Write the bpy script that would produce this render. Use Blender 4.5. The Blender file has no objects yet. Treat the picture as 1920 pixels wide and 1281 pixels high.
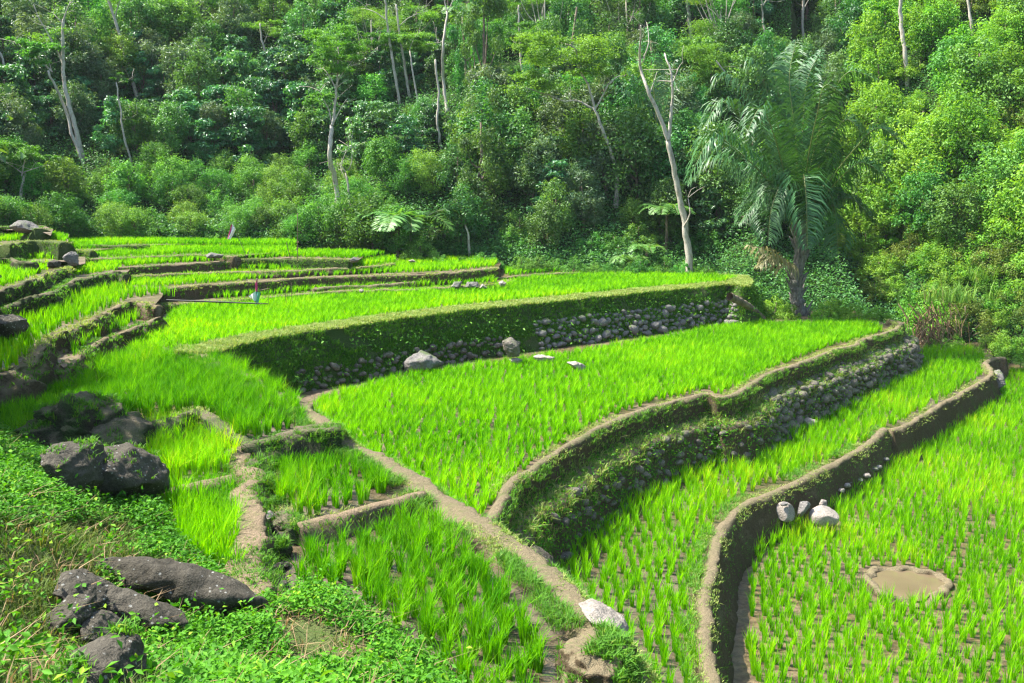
import bpy, math, random
import numpy as np
from mathutils import Vector, noise as mnoise

# ---------------------------------------------------------------- camera, world, sun, exposure
scene = bpy.context.scene
CAM_Z = 6.35
F = 1700.0
HORIZON = 350.0
PITCH = math.atan((640.5 - HORIZON) / F)
cam_d = bpy.data.cameras.new('camera')
cam_d.sensor_width = 36.0
cam_d.lens = 36.0 * F / 1920.0
cam_d.clip_start = 0.1
cam_d.clip_end = 2000
cam = bpy.data.objects.new('camera', cam_d)
scene.collection.objects.link(cam)
cam.location = (0, 0, CAM_Z)
cam.rotation_euler = (math.pi / 2 - PITCH, 0, 0)
scene.camera = cam

SUN_EL = math.radians(57)
SUN_DIR = Vector((-0.975, 0.22, 0)).normalized() * math.cos(SUN_EL) + Vector((0, 0, math.sin(SUN_EL)))
world = bpy.data.worlds.new('World')
scene.world = world
world.use_nodes = True
wn = world.node_tree
wn.nodes.clear()
sky = wn.nodes.new('ShaderNodeTexSky')
sky.sky_type = 'NISHITA'
sky.sun_disc = False
sky.sun_elevation = SUN_EL
sky.sun_rotation = math.atan2(SUN_DIR.x, SUN_DIR.y)
sky.air_density = 1.0
sky.dust_density = 1.5
bg = wn.nodes.new('ShaderNodeBackground')
bg.inputs[1].default_value = 0.15
wo = wn.nodes.new('ShaderNodeOutputWorld')
wn.links.new(sky.outputs[0], bg.inputs[0])
wn.links.new(bg.outputs[0], wo.inputs[0])
sun_d = bpy.data.lights.new('sun', 'SUN')
sun_d.energy = 5.0
sun_d.angle = math.radians(0.6)
sun_d.color = (1.0, 0.95, 0.86)
sun = bpy.data.objects.new('sun', sun_d)
scene.collection.objects.link(sun)
sun.rotation_euler = SUN_DIR.to_track_quat('Z', 'Y').to_euler()
scene.view_settings.view_transform = 'Standard'
scene.view_settings.look = 'None'
scene.view_settings.exposure = 1.62
scene.view_settings.gamma = 1.0
scene.cycles.max_bounces = 8
scene.cycles.diffuse_bounces = 4
scene.cycles.glossy_bounces = 2
scene.cycles.transmission_bounces = 6
scene.cycles.transparent_max_bounces = 4
scene.cycles.use_denoising = True
scene.cycles.denoising_prefilter = 'NONE'
scene.cycles.denoising_input_passes = 'RGB_ALBEDO_NORMAL'
scene.cycles.use_adaptive_sampling = False
scene.cycles.sample_clamp_indirect = 4.0
scene.cycles.filter_width = 1.3

HAZE = 0.00022
scene.cycles.volume_bounces = 0
COL = scene.collection
rng = np.random.default_rng(7)
random.seed(7)

# ---------------------------------------------------------------- pixel -> world
CP, SP = math.cos(PITCH), math.sin(PITCH)

def ray(px, py):
    x = (np.asarray(px, float) - 960.0) / F
    u = (640.5 - np.asarray(py, float)) / F
    # camera space (x, u, -1) -> world, normalised so that Y component = 1
    dy = CP + u * SP
    dz = -SP + u * CP
    return x / dy, dz / dy

def at(px, py, z):
    rx, rz = ray(px, py)
    Y = (z - CAM_Z) / rz
    return np.array([rx * Y, Y, z])

def atY(px, py, Y):
    rx, rz = ray(px, py)
    return np.array([rx * Y, Y, CAM_Z + rz * Y])

def topx(p):
    x, y, z = p[0], p[1], p[2] - CAM_Z
    dep = y * CP - z * SP
    up = y * SP + z * CP
    return 960 + F * x / dep, 640.5 - F * up / dep, dep

# ---------------------------------------------------------------- object helpers
def tag(o, label=None, cat=None, group=None, kind=None):
    if label: o['label'] = label
    if cat: o['category'] = cat
    if group: o['group'] = group
    if kind: o['kind'] = kind
    return o

def empty(name, loc, label, cat, group=None, kind=None):
    o = bpy.data.objects.new(name, None)
    o.empty_display_size = 0.2
    COL.objects.link(o)
    o.location = loc
    return tag(o, label, cat, group, kind)

def mesh_np(name, V, faces, smooth=False, attr=None):
    """V (n,3); faces: list of (m,k) int arrays; attr per-vertex float."""
    me = bpy.data.meshes.new(name)
    V = np.ascontiguousarray(V, dtype=np.float32)
    me.vertices.add(len(V))
    me.vertices.foreach_set('co', V.ravel())
    faces = [np.asarray(f, dtype=np.int32) for f in faces if len(f)]
    loops = np.concatenate([f.ravel() for f in faces])
    tot = np.concatenate([np.full(len(f), f.shape[1], np.int32) for f in faces])
    start = np.concatenate([[0], np.cumsum(tot)[:-1]]).astype(np.int32)
    me.loops.add(len(loops))
    me.loops.foreach_set('vertex_index', loops)
    me.polygons.add(len(tot))
    me.polygons.foreach_set('loop_start', start)
    me.polygons.foreach_set('loop_total', tot)
    if smooth:
        me.polygons.foreach_set('use_smooth', np.ones(len(tot), bool))
    if attr is not None:
        a = me.attributes.new('v', 'FLOAT', 'POINT')
        a.data.foreach_set('value', np.ascontiguousarray(attr, dtype=np.float32))
    me.update(calc_edges=True)
    return me

def link(name, me, mat, parent=None):
    o = bpy.data.objects.new(name, me)
    COL.objects.link(o)
    mats = mat if isinstance(mat, (list, tuple)) else [mat]
    for m in mats:
        if m.name not in me.materials:
            me.materials.append(m)
    if parent is not None:
        o.parent = parent
    return o

class MB:
    """collects pieces into one mesh"""
    def __init__(self):
        self.V = []; self.Fq = []; self.Ft = []; self.A = []; self.n = 0
    def add(self, V, Fq=None, Ft=None, a=0.5):
        V = np.asarray(V, float)
        self.V.append(V)
        if Fq is not None and len(Fq): self.Fq.append(np.asarray(Fq) + self.n)
        if Ft is not None and len(Ft): self.Ft.append(np.asarray(Ft) + self.n)
        self.A.append(np.broadcast_to(np.asarray(a, float), (len(V),)))
        self.n += len(V)
    def mesh(self, name, smooth=False):
        fs = []
        if self.Fq: fs.append(np.concatenate(self.Fq))
        if self.Ft: fs.append(np.concatenate(self.Ft))
        return mesh_np(name, np.concatenate(self.V), fs, smooth, np.concatenate(self.A))
    def build(self, name, mat, parent=None, smooth=False):
        return link(name, self.mesh(name, smooth), mat, parent)

def catmull(P, ds):
    P = np.asarray(P, float)
    Q = np.vstack([2 * P[0] - P[1], P, 2 * P[-1] - P[-2]])
    out = []
    for i in range(1, len(Q) - 2):
        p0, p1, p2, p3 = Q[i - 1], Q[i], Q[i + 1], Q[i + 2]
        n = max(2, int(np.linalg.norm(p2 - p1) / ds))
        t = np.linspace(0, 1, n, endpoint=False)[:, None]
        out.append(0.5 * ((2 * p1) + (-p0 + p2) * t + (2 * p0 - 5 * p1 + 4 * p2 - p3) * t**2 + (-p0 + 3 * p1 - 3 * p2 + p3) * t**3))
    out.append(P[-1:])
    return np.vstack(out)

def tube(mb, P, R, sides=7, a=0.5, cap=True):
    P = np.asarray(P, float); n = len(P)
    R = np.broadcast_to(np.asarray(R, float), (n,))
    T = np.gradient(P, axis=0)
    T /= np.linalg.norm(T, axis=1)[:, None] + 1e-9
    ref = np.array([0.3, 0.9, 0.1]) if abs(T[0][2]) > 0.5 else np.array([0, 0, 1.0])
    U = np.cross(T, ref); U /= np.linalg.norm(U, axis=1)[:, None] + 1e-9
    W = np.cross(T, U)
    th = np.linspace(0, 2 * np.pi, sides, endpoint=False)
    V = P[:, None, :] + R[:, None, None] * (np.cos(th)[None, :, None] * U[:, None, :] + np.sin(th)[None, :, None] * W[:, None, :])
    V = V.reshape(-1, 3)
    i = np.arange(n - 1)[:, None] * sides; j = np.arange(sides)[None, :]; k = (j + 1) % sides
    Q = np.stack([i + j, i + k, i + sides + k, i + sides + j], -1).reshape(-1, 4)
    Ft = None
    if cap:
        V = np.vstack([V, P[-1:] + T[-1:] * R[-1] * .5])
        c = len(V) - 1; b = (n - 1) * sides
        Ft = np.stack([b + np.arange(sides), b + (np.arange(sides) + 1) % sides, np.full(sides, c)], -1)
    mb.add(V, Q, Ft, a)

def unit(v):
    return v / (np.linalg.norm(v, axis=-1, keepdims=True) + 1e-9)

def vnoise(V, scale, seed=0.0):
    """smooth noise in -1..1 for each point"""
    return np.array([mnoise.noise(Vector((p[0] * scale + seed, p[1] * scale - seed, p[2] * scale + 2.3 * seed))) for p in V])

# ---- blades of grass / rice
def blades(C, nb, h, hv=0.25, base=0.03, flare=0.10, w=0.006, droop=0.0, r=rng, tone=None, hscale=None):
    """C (N,3) clump feet -> vertices, quads, tris, attr (one tone per clump)."""
    N = len(C); M = N * nb
    foot = np.repeat(C, nb, axis=0)
    a = r.uniform(0, 2 * np.pi, M)
    rad = base * np.sqrt(r.uniform(0, 1, M))
    D = np.stack([np.cos(a), np.sin(a), np.zeros(M)], 1)
    a2 = a + r.normal(0, .7, M)
    D2 = np.stack([np.cos(a2), np.sin(a2), np.zeros(M)], 1)
    S = np.stack([-np.sin(a2 + r.normal(0, .6, M)), np.cos(a2), np.zeros(M)], 1)
    hh = h * (1 - hv * r.uniform(0, 1.6, M)) * np.repeat(r.uniform(.88, 1.1, N), nb)
    if hscale is not None: hh *= np.repeat(hscale, nb)
    fl = flare * r.uniform(.15, 1.2, M) * hh / h
    wv = w * r.uniform(.7, 1.3, M)
    b0 = foot + D * rad[:, None]
    p1 = b0 + D2 * (fl * .35)[:, None]; p1[:, 2] += hh * .55
    dr = droop * r.uniform(0, 1, M)**2
    p2 = b0 + D2 * (fl * (1 + dr * 2.5))[:, None]; p2[:, 2] += hh * (1 - .45 * dr)
    V = np.stack([b0 - S * (wv * .5)[:, None], b0 + S * (wv * .5)[:, None], p1 + S * (wv * .6)[:, None], p1 - S * (wv * .6)[:, None], p2], 1).reshape(-1, 3)
    k = np.arange(M)[:, None] * 5
    Q = k + np.array([[0, 1, 2, 3]]); T = k + np.array([[3, 2, 4]])
    if tone is None: tone = r.uniform(0, 1, N)
    A = np.repeat(np.clip(np.repeat(tone, nb) * .62 + r.uniform(-.12, .48, M), 0, 1), 5)
    return V, Q, T, A

# ---- leaves: folded rhombus
def leaves(C, Nn, L, W, r=rng, fold=0.25, A=None, down=0.0):
    M = len(C)
    Nn = unit(Nn)
    t = r.normal(0, 1, (M, 3)); t[:, 2] -= down
    t = unit(t - Nn * np.sum(t * Nn, 1)[:, None])
    s = np.cross(Nn, t)
    L = L * r.uniform(.7, 1.25, M); W = W * r.uniform(.75, 1.2, M)
    base = C - t * (L * .5)[:, None]
    tip = C + t * (L * .5)[:, None] - Nn * (L * .15)[:, None]
    mid = C + Nn * 0
    lf = mid + s * (W * .5)[:, None] + Nn * (fold * W * .5)[:, None]
    rt = mid - s * (W * .5)[:, None] + Nn * (fold * W * .5)[:, None]
    V = np.stack([base, rt, tip, lf], 1).reshape(-1, 3)
    k = np.arange(M)[:, None] * 4
    T = np.concatenate([k + np.array([[0, 1, 2]]), k + np.array([[0, 2, 3]])])
    if A is None: A = r.uniform(0, 1, M)
    return V, T, np.repeat(A, 4)

# ---------------------------------------------------------------- materials
def nodes(name):
    m = bpy.data.materials.new(name); m.use_nodes = True
    nt = m.node_tree; nt.nodes.clear()
    out = nt.nodes.new('ShaderNodeOutputMaterial')
    return m, nt, out

def N(nt, typ, **kw):
    n = nt.nodes.new(typ)
    for k, v in kw.items():
        if hasattr(n, k): setattr(n, k, v)
    return n

def ramp(nt, fac, stops, interp='LINEAR'):
    r = nt.nodes.new('ShaderNodeValToRGB'); r.color_ramp.interpolation = interp
    els = r.color_ramp.elements
    while len(els) < len(stops): els.new(0.5)
    for e, (p, c) in zip(els, stops):
        e.position = p; e.color = (c[0], c[1], c[2], 1) if not isinstance(c, float) else (c, c, c, 1)
    nt.links.new(fac, r.inputs[0])
    return r.outputs[0]

def noise_tex(nt, scale, detail=4, rough=0.55, vec=None, dist=0.0):
    n = nt.nodes.new('ShaderNodeTexNoise')
    n.inputs['Scale'].default_value = scale; n.inputs['Detail'].default_value = detail
    n.inputs['Roughness'].default_value = rough; n.inputs['Distortion'].default_value = dist
    if vec is not None: nt.links.new(vec, n.inputs['Vector'])
    return n.outputs['Fac']

def mixc(nt, fac, a, b, mode='MIX'):
    m = nt.nodes.new('ShaderNodeMix'); m.data_type = 'RGBA'; m.blend_type = mode
    for s, v in ((m.inputs[0], fac), (m.inputs[6], a), (m.inputs[7], b)):
        if isinstance(v, (int, float)): s.default_value = v
        elif isinstance(v, tuple): s.default_value = (*v, 1)
        else: nt.links.new(v, s)
    return m.outputs[2]

def math_n(nt, op, a, b=None, clamp=False):
    m = nt.nodes.new('ShaderNodeMath'); m.operation = op; m.use_clamp = clamp
    for i, v in enumerate((a, b)):
        if v is None: continue
        if isinstance(v, (int, float)): m.inputs[i].default_value = v
        else: nt.links.new(v, m.inputs[i])
    return m.outputs[0]

def leaf_mat(name, c0, c1, transl=0.35, rough=0.45, spec=0.5, objvar=0.25, ct=None, c2=None):
    m, nt, out = nodes(name)
    at_ = N(nt, 'ShaderNodeAttribute', attribute_name='v')
    stops = [(0.0, c0), (1.0, c1)] if c2 is None else [(0.0, c0), (0.82, c1), (1.0, c2)]
    col = ramp(nt, at_.outputs['Fac'], stops)
    oi = nt.nodes.new('ShaderNodeObjectInfo')
    hsv = nt.nodes.new('ShaderNodeHueSaturation')
    nt.links.new(col, hsv.inputs['Color'])
    v = math_n(nt, 'MULTIPLY_ADD', oi.outputs['Random'], objvar * 2); v.node.inputs[2].default_value = 1 - objvar
    nt.links.new(v, hsv.inputs['Value'])
    r2 = math_n(nt, 'FRACT', math_n(nt, 'MULTIPLY', oi.outputs['Random'], 37.7))
    h = math_n(nt, 'MULTIPLY_ADD', r2, 0.05 * (objvar / .25)); h.node.inputs[2].default_value = 0.5 - .025 * (objvar / .25)
    nt.links.new(h, hsv.inputs['Hue'])
    p = nt.nodes.new('ShaderNodeBsdfPrincipled')
    nt.links.new(hsv.outputs[0], p.inputs['Base Color'])
    p.inputs['Roughness'].default_value = rough
    p.inputs['Specular IOR Level'].default_value = spec
    t = nt.nodes.new('ShaderNodeBsdfTranslucent')
    if ct is None: ct = (1.25, 1.15, .35)
    tc = mixc(nt, 1.0, hsv.outputs[0], ct, 'MULTIPLY')
    nt.links.new(tc, t.inputs[0])
    ms = nt.nodes.new('ShaderNodeMixShader'); ms.inputs[0].default_value = transl
    nt.links.new(p.outputs[0], ms.inputs[1]); nt.links.new(t.outputs[0], ms.inputs[2])
    nt.links.new(ms.outputs[0], out.inputs[0])
    return m

def bump(nt, hgt, strength, dist=0.05):
    b = nt.nodes.new('ShaderNodeBump'); b.inputs['Strength'].default_value = strength
    b.inputs['Distance'].default_value = dist
    nt.links.new(hgt, b.inputs['Height'])
    return b.outputs[0]

def wpos(nt):
    g = nt.nodes.new('ShaderNodeNewGeometry')
    return g.outputs['Position'], g.outputs['Normal']

def earth_mat(name, dry, dry2, wet, wet2, moss, mossamt=0.5, top=0.55):
    m, nt, out = nodes(name)
    pos, nor = wpos(nt)
    sep = nt.nodes.new('ShaderNodeSeparateXYZ'); nt.links.new(nor, sep.inputs[0])
    n1 = noise_tex(nt, 2.2, 6, .65, pos); n2 = noise_tex(nt, 24, 5, .7, pos); n3 = noise_tex(nt, 90, 3, .6, pos)
    cd = mixc(nt, ramp(nt, n2, [(.35, 0.0), (.65, 1.0)]), dry, dry2)
    damp_shade = mixc(nt, ramp(nt, n2, [(.35, 0.0), (.65, 1.0)]), wet, wet2)  # steep-face colours: damp brown with the faces' shade painted in
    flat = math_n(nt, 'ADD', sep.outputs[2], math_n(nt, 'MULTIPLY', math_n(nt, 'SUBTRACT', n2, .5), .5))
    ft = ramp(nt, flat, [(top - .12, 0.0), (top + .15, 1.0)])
    c = mixc(nt, ft, damp_shade, cd)
    mm = math_n(nt, 'ADD', math_n(nt, 'MULTIPLY', n1, .6), math_n(nt, 'MULTIPLY', n3, .5))
    mf = ramp(nt, mm, [(.62 - .25 * mossamt, 0.0), (.72 - .22 * mossamt, 1.0)])
    c = mixc(nt, math_n(nt, 'MULTIPLY', mf, .75), c, moss)
    sp = ramp(nt, n3, [(.30, 0.55), (.5, 1.0)])
    c = mixc(nt, 1.0, c, sp, 'MULTIPLY')
    p = nt.nodes.new('ShaderNodeBsdfPrincipled'); nt.links.new(c, p.inputs['Base Color'])
    p.inputs['Roughness'].default_value = .95; p.inputs['Specular IOR Level'].default_value = .15
    hg = math_n(nt, 'ADD', n2, math_n(nt, 'MULTIPLY', n3, .5))
    nt.links.new(bump(nt, hg, .9, .06), p.inputs['Normal'])
    nt.links.new(p.outputs[0], out.inputs[0])
    return m

def rock_mat(name, a, b, lichen, lamt, moss=None):
    m, nt, out = nodes(name)
    tc = nt.nodes.new('ShaderNodeTexCoord'); oi = nt.nodes.new('ShaderNodeObjectInfo')
    pos, nor = wpos(nt)
    n1 = noise_tex(nt, 1.8, 6, .65, pos); n2 = noise_tex(nt, 14, 6, .7, pos); n3 = noise_tex(nt, 60, 3, .6, pos)
    c = mixc(nt, ramp(nt, math_n(nt, 'ADD', math_n(nt, 'MULTIPLY', n1, .5), math_n(nt, 'MULTIPLY', n2, .5)), [(.35, 0.0), (.65, 1.0)]), a, b)
    vo = nt.nodes.new('ShaderNodeTexVoronoi'); vo.inputs['Scale'].default_value = 21
    vo.inputs['Randomness'].default_value = 1
    nt.links.new(pos, vo.inputs['Vector'])
    dd = math_n(nt, 'ADD', vo.outputs['Distance'], math_n(nt, 'MULTIPLY', math_n(nt, 'SUBTRACT', n3, .5), .5))
    sel = nt.nodes.new('ShaderNodeSeparateColor'); nt.links.new(vo.outputs['Color'], sel.inputs[0])
    lf = math_n(nt, 'MULTIPLY', ramp(nt, dd, [(.16, 1.0), (.26, 0.0)]), ramp(nt, sel.outputs[0], [(1 - lamt, 0.0), (1 - lamt + .02, 1.0)]))
    c = mixc(nt, lf, c, lichen)
    if moss is not None:
        sep = nt.nodes.new('ShaderNodeSeparateXYZ'); nt.links.new(nor, sep.inputs[0])
        mf = ramp(nt, math_n(nt, 'ADD', math_n(nt, 'MULTIPLY', sep.outputs[2], .3), n1), [(.72, 0.0), (.86, 1.0)])
        c = mixc(nt, math_n(nt, 'MULTIPLY', mf, .8), c, moss)
    c = mixc(nt, 1.0, c, ramp(nt, n3, [(.3, .6), (.55, 1.05)]), 'MULTIPLY')
    p = nt.nodes.new('ShaderNodeBsdfPrincipled'); nt.links.new(c, p.inputs['Base Color'])
    p.inputs['Roughness'].default_value = .88; p.inputs['Specular IOR Level'].default_value = .25
    nt.links.new(bump(nt, math_n(nt, 'ADD', n2, math_n(nt, 'MULTIPLY', n3, .4)), .8, .05), p.inputs['Normal'])
    nt.links.new(p.outputs[0], out.inputs[0])
    return m

def mud_mat(name, a, b, wetness=0.5, ww=.4):
    m, nt, out = nodes(name)
    pos, nor = wpos(nt)
    n1 = noise_tex(nt, .8, 4, .6, pos); n2 = noise_tex(nt, 18, 6, .7, pos)
    wetf = ramp(nt, n1, [(.40, 1.0), (.52, 1 - .8 * wetness)])
    wv = nt.nodes.new('ShaderNodeTexWave'); wv.bands_direction = 'Y'; wv.inputs['Scale'].default_value = 1.55
    wv.inputs['Distortion'].default_value = 9.0; wv.inputs['Detail'].default_value = 3; wv.inputs['Detail Scale'].default_value = 3.0
    nt.links.new(pos, wv.inputs['Vector'])
    c = mixc(nt, ramp(nt, math_n(nt, 'ADD', math_n(nt, 'MULTIPLY', n2, 1 - ww), math_n(nt, 'MULTIPLY', wv.outputs['Fac'], ww)), [(.3, 0.0), (.7, 1.0)]), a, b)
    p = nt.nodes.new('ShaderNodeBsdfPrincipled'); nt.links.new(c, p.inputs['Base Color'])
    nt.links.new(ramp(nt, n1, [(.40, .80), (.52, .80 - .68 * wetness)]), p.inputs['Roughness'])
    nt.links.new(bump(nt, math_n(nt, 'MULTIPLY', wetf, math_n(nt, 'ADD', n2, math_n(nt, 'MULTIPLY', wv.outputs['Fac'], ww))), .7, .05), p.inputs['Normal'])
    nt.links.new(p.outputs[0], out.inputs[0])
    return m

def bark_mat(name, a, b, c_, scale=6):
    m, nt, out = nodes(name)
    pos, nor = wpos(nt)
    mp = nt.nodes.new('ShaderNodeMapping'); mp.inputs['Scale'].default_value = (1, 1, .35); nt.links.new(pos, mp.inputs[0])
    n1 = noise_tex(nt, scale, 5, .65, mp.outputs[0]); n2 = noise_tex(nt, scale * 6, 4, .6, pos)
    c = ramp(nt, n1, [(.3, a), (.5, b), (.68, c_)])
    c = mixc(nt, 1.0, c, ramp(nt, n2, [(.3, .65), (.55, 1.0)]), 'MULTIPLY')
    p = nt.nodes.new('ShaderNodeBsdfPrincipled'); nt.links.new(c, p.inputs['Base Color'])
    p.inputs['Roughness'].default_value = .85
    nt.links.new(bump(nt, n2, .5, .03), p.inputs['Normal'])
    nt.links.new(p.outputs[0], out.inputs[0])
    return m

def plain_mat(name, c, rough=.7, var=.25, scale=20):
    m, nt, out = nodes(name)
    pos, nor = wpos(nt)
    n = noise_tex(nt, scale, 3, .6, pos)
    cc = mixc(nt, 1.0, c, ramp(nt, n, [(.3, 1 - var), (.7, 1 + var * .3)]), 'MULTIPLY')
    p = nt.nodes.new('ShaderNodeBsdfPrincipled'); nt.links.new(cc, p.inputs['Base Color'])
    p.inputs['Roughness'].default_value = rough
    nt.links.new(p.outputs[0], out.inputs[0])
    return m

M = {}
RT = (1.15, 1.2, .12)
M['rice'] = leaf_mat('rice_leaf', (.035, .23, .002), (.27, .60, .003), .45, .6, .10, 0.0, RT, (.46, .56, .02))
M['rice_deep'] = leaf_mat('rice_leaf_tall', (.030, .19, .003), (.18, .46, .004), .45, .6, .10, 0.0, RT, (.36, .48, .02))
M['grass_verge'] = leaf_mat('verge_grass', (.13, .26, .03), (.36, .42, .12), .35, .6, .2, 0.0, (1.1, 1.1, .5), (.5, .46, .2))
M['grass_wall'] = leaf_mat('wall_grass', (.045, .15, .014), (.13, .33, .028), .38, .6, .2, 0.0, None, (.20, .28, .04))
M['weed'] = leaf_mat('weed_leaf', (.035, .15, .010), (.11, .33, .016), .36, .6, .15, 0.0, (1.1, 1.15, .3), (.28, .46, .03))
M['weed_dull'] = leaf_mat('dull_grass', (.045, .095, .014), (.13, .20, .035), .33, .6, .15, 0.0, None, (.26, .25, .08))
M['coffee'] = leaf_mat('coffee_leaf', (.030, .13, .038), (.105, .31, .090), .34, .40, .5, .3)
M['dark'] = leaf_mat('dark_leaf', (.040, .14, .032), (.125, .31, .065), .37, .48, .4, .3)
M['mid'] = leaf_mat('mid_leaf', (.062, .20, .032), (.18, .40, .065), .42, .5, .3, .25)
M['lime'] = leaf_mat('lime_leaf', (.095, .28, .022), (.27, .50, .055), .47, .5, .3, .15)
M['grey'] = leaf_mat('grey_leaf', (.06, .135, .05), (.17, .28, .12), .32, .45, .4, .2)
M['olive'] = leaf_mat('olive_leaf', (.07, .15, .018), (.22, .32, .05), .38, .5, .3, .2)
M['feather'] = leaf_mat('feathery_leaf', (.055, .18, .026), (.16, .35, .045), .42, .5, .3, .2)
M['palm'] = leaf_mat('palm_leaflet', (.024, .095, .024), (.085, .22, .060), .30, .47, .5, .1)
M['palm_dry'] = leaf_mat('dry_palm_leaflet', (.20, .18, .07), (.40, .36, .18), .3, .5, .4, .1, (1.1, 1.0, .5))
M['fern'] = leaf_mat('fern_leaflet', (.07, .20, .03), (.17, .36, .08), .4, .45, .4, .1)
M['reed'] = leaf_mat('reed_plume', (.08, .22, .02), (.22, .36, .06), .4, .6, .2, .1, (1.1, 1.1, .5), (.45, .40, .16))
M['dry'] = leaf_mat('dry_stalk', (.16, .11, .05), (.38, .28, .15), .25, .7, .2, .1, (1.1, 1.0, .6))
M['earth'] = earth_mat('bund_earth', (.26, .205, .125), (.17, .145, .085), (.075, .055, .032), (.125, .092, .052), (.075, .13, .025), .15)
M['earth_moss'] = earth_mat('mossy_earth', (.30, .25, .12), (.20, .20, .08), (.060, .055, .028), (.11, .085, .045), (.045, .10, .018), .95)
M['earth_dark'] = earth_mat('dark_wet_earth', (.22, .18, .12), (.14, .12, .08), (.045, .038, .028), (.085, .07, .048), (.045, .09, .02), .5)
M['earth_light'] = earth_mat('pale_dry_earth', (.32, .235, .155), (.22, .17, .105), (.14, .10, .065), (.22, .17, .11), (.09, .14, .03), .2)
M['ground'] = earth_mat('forest_soil', (.05, .05, .022), (.035, .05, .015), (.07, .045, .025), (.10, .06, .035), (.03, .07, .012), .9)
M['mud'] = mud_mat('paddy_mud', (.045, .032, .014), (.17, .12, .062), .7, .18)
M['mud_wet'] = mud_mat('wet_paddy_mud', (.035, .028, .016), (.14, .105, .065), 1.0, .05)
M['rock_dark'] = rock_mat('dark_boulder', (.036, .031, .021), (.100, .090, .068), (.30, .30, .27), .4, None)
M['rock_grey'] = rock_mat('grey_stone', (.11, .105, .095), (.26, .24, .22), (.36, .34, .30), .3, (.06, .10, .02))
M['rock_pale'] = rock_mat('pale_stone', (.22, .19, .16), (.38, .335, .28), (.42, .39, .34), .35, None)
M['rock_wall'] = rock_mat('wall_stone', (.075, .065, .050), (.24, .21, .17), (.34, .32, .27), .25, (.06, .10, .02))
M['bark_pale'] = bark_mat('pale_bark', (.20, .165, .115), (.50, .45, .37), (.30, .25, .18))
M['bark_brown'] = bark_mat('brown_bark', (.07, .05, .032), (.17, .125, .085), (.27, .20, .14))
M['bark_palm'] = bark_mat('palm_bark', (.05, .047, .038), (.15, .14, .115), (.28, .26, .21), 9)
M['rachis'] = plain_mat('frond_stalk', (.14, .17, .04), .5)
M['stick'] = plain_mat('stick_wood', (.16, .12, .07), .8)
M['pole_black'] = plain_mat('dark_pole', (.015, .018, .014), .6)
M['cloth_white'] = plain_mat('white_cloth', (.85, .83, .82), .8, .1)
M['cloth_red'] = plain_mat('magenta_cloth', (.45, .03, .16), .8, .1)
M['cloth_teal'] = plain_mat('teal_cloth', (.12, .42, .36), .8, .2)
M['redsoil'] = earth_mat('red_landslip_soil', (.20, .09, .045), (.15, .07, .04), (.17, .075, .04), (.24, .11, .06), (.06, .07, .02), .1)

def pond_mat():
    m, nt, out = nodes('muddy_water')
    pos, nor = wpos(nt)
    n = noise_tex(nt, 1.3, 3, .5, pos); n2 = noise_tex(nt, 9, 2, .5, pos)
    c = mixc(nt, ramp(nt, n, [(.35, 0.0), (.65, 1.0)]), (.105, .080, .046), (.14, .105, .062))
    p = nt.nodes.new('ShaderNodeBsdfPrincipled'); nt.links.new(c, p.inputs['Base Color'])
    p.inputs['Roughness'].default_value = .05; p.inputs['Specular IOR Level'].default_value = .5
    nt.links.new(bump(nt, n2, .08, .02), p.inputs['Normal'])
    nt.links.new(p.outputs[0], out.inputs[0])
    return m
M['water'] = pond_mat()

# ---------------------------------------------------------------- the hill and base ground
HB = np.array([(-9, -30, 4.5), (-12, 2, 4.8), (-15.5, 9, 4.6), (-20, 15, 4.6), (-23, 25, 5.0), (-24, 33, 5.0), (-19.5, 35, 4.8), (-18.3, 38.5, 4.3),
               (-12, 38.8, 4.2), (-5.7, 38, 3.8), (-.6, 37, 3.4), (1.7, 36.6, 3.2), (7.1, 36.2, 3.0), (8.6, 33.6, 2.4),
               (11.5, 33.8, 1.75), (13.4, 33.0, 1.4), (15.6, 34.2, .5), (17.8, 33.3, .5), (20.0, 30, .4), (21.5, 24, .2), (22.5, 10, 0), (23, -30, 0)], float)

def hill_d(X, Y):
    """signed distance outside the boundary (positive on the hill) and base height there"""
    X = np.asarray(X, float); Y = np.asarray(Y, float)
    best = np.full(X.shape, 1e9); zb = np.zeros(X.shape); sg = np.ones(X.shape)
    for a, b in zip(HB[:-1], HB[1:]):
        d = b[:2] - a[:2]; L2 = d @ d
        t = np.clip(((X - a[0]) * d[0] + (Y - a[1]) * d[1]) / L2, 0, 1)
        qx = a[0] + t * d[0]; qy = a[1] + t * d[1]
        dist = np.hypot(X - qx, Y - qy)
        s = d[0] * (Y - a[1]) - d[1] * (X - a[0])
        m = dist < best
        best = np.where(m, dist, best); zb = np.where(m, a[2] + t * (b[2] - a[2]), zb)
        sg = np.where(m, np.where(s > 0, 1, -1), sg)
    return best * sg, zb

def hill_z(X, Y):
    X = np.asarray(X, float); Y = np.asarray(Y, float)
    d, zb = hill_d(X, Y)
    right = np.clip((X - 10) / 12, 0, 1)
    slope = .60 + .22 * right
    und = 1.1 * np.sin(X * .23 + 1.3) * np.sin(Y * .17 + .5) + .6 * np.sin(X * .51 - Y * .33) + .3 * np.sin(X * 1.1 + Y * .9)
    # gully near x = 15 (stream course) and behind the white forked tree
    gul = -2.2 * np.exp(-((X - 14.6 - (Y - 33) * .12) / 2.0)**2) * np.clip(d / 5, 0, 1) * np.clip(1 - d / 30, 0, 1)
    dd = np.maximum(d, 0)
    z = zb - .25 + slope * dd + und * np.clip(dd / 9, 0, 1) + gul + 1.2 * right * np.clip(dd / 3, 0, 1)
    zin = np.maximum(zb - .25 + d * 1.6, -.25)
    return np.where(d >= 0, z, zin)

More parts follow.
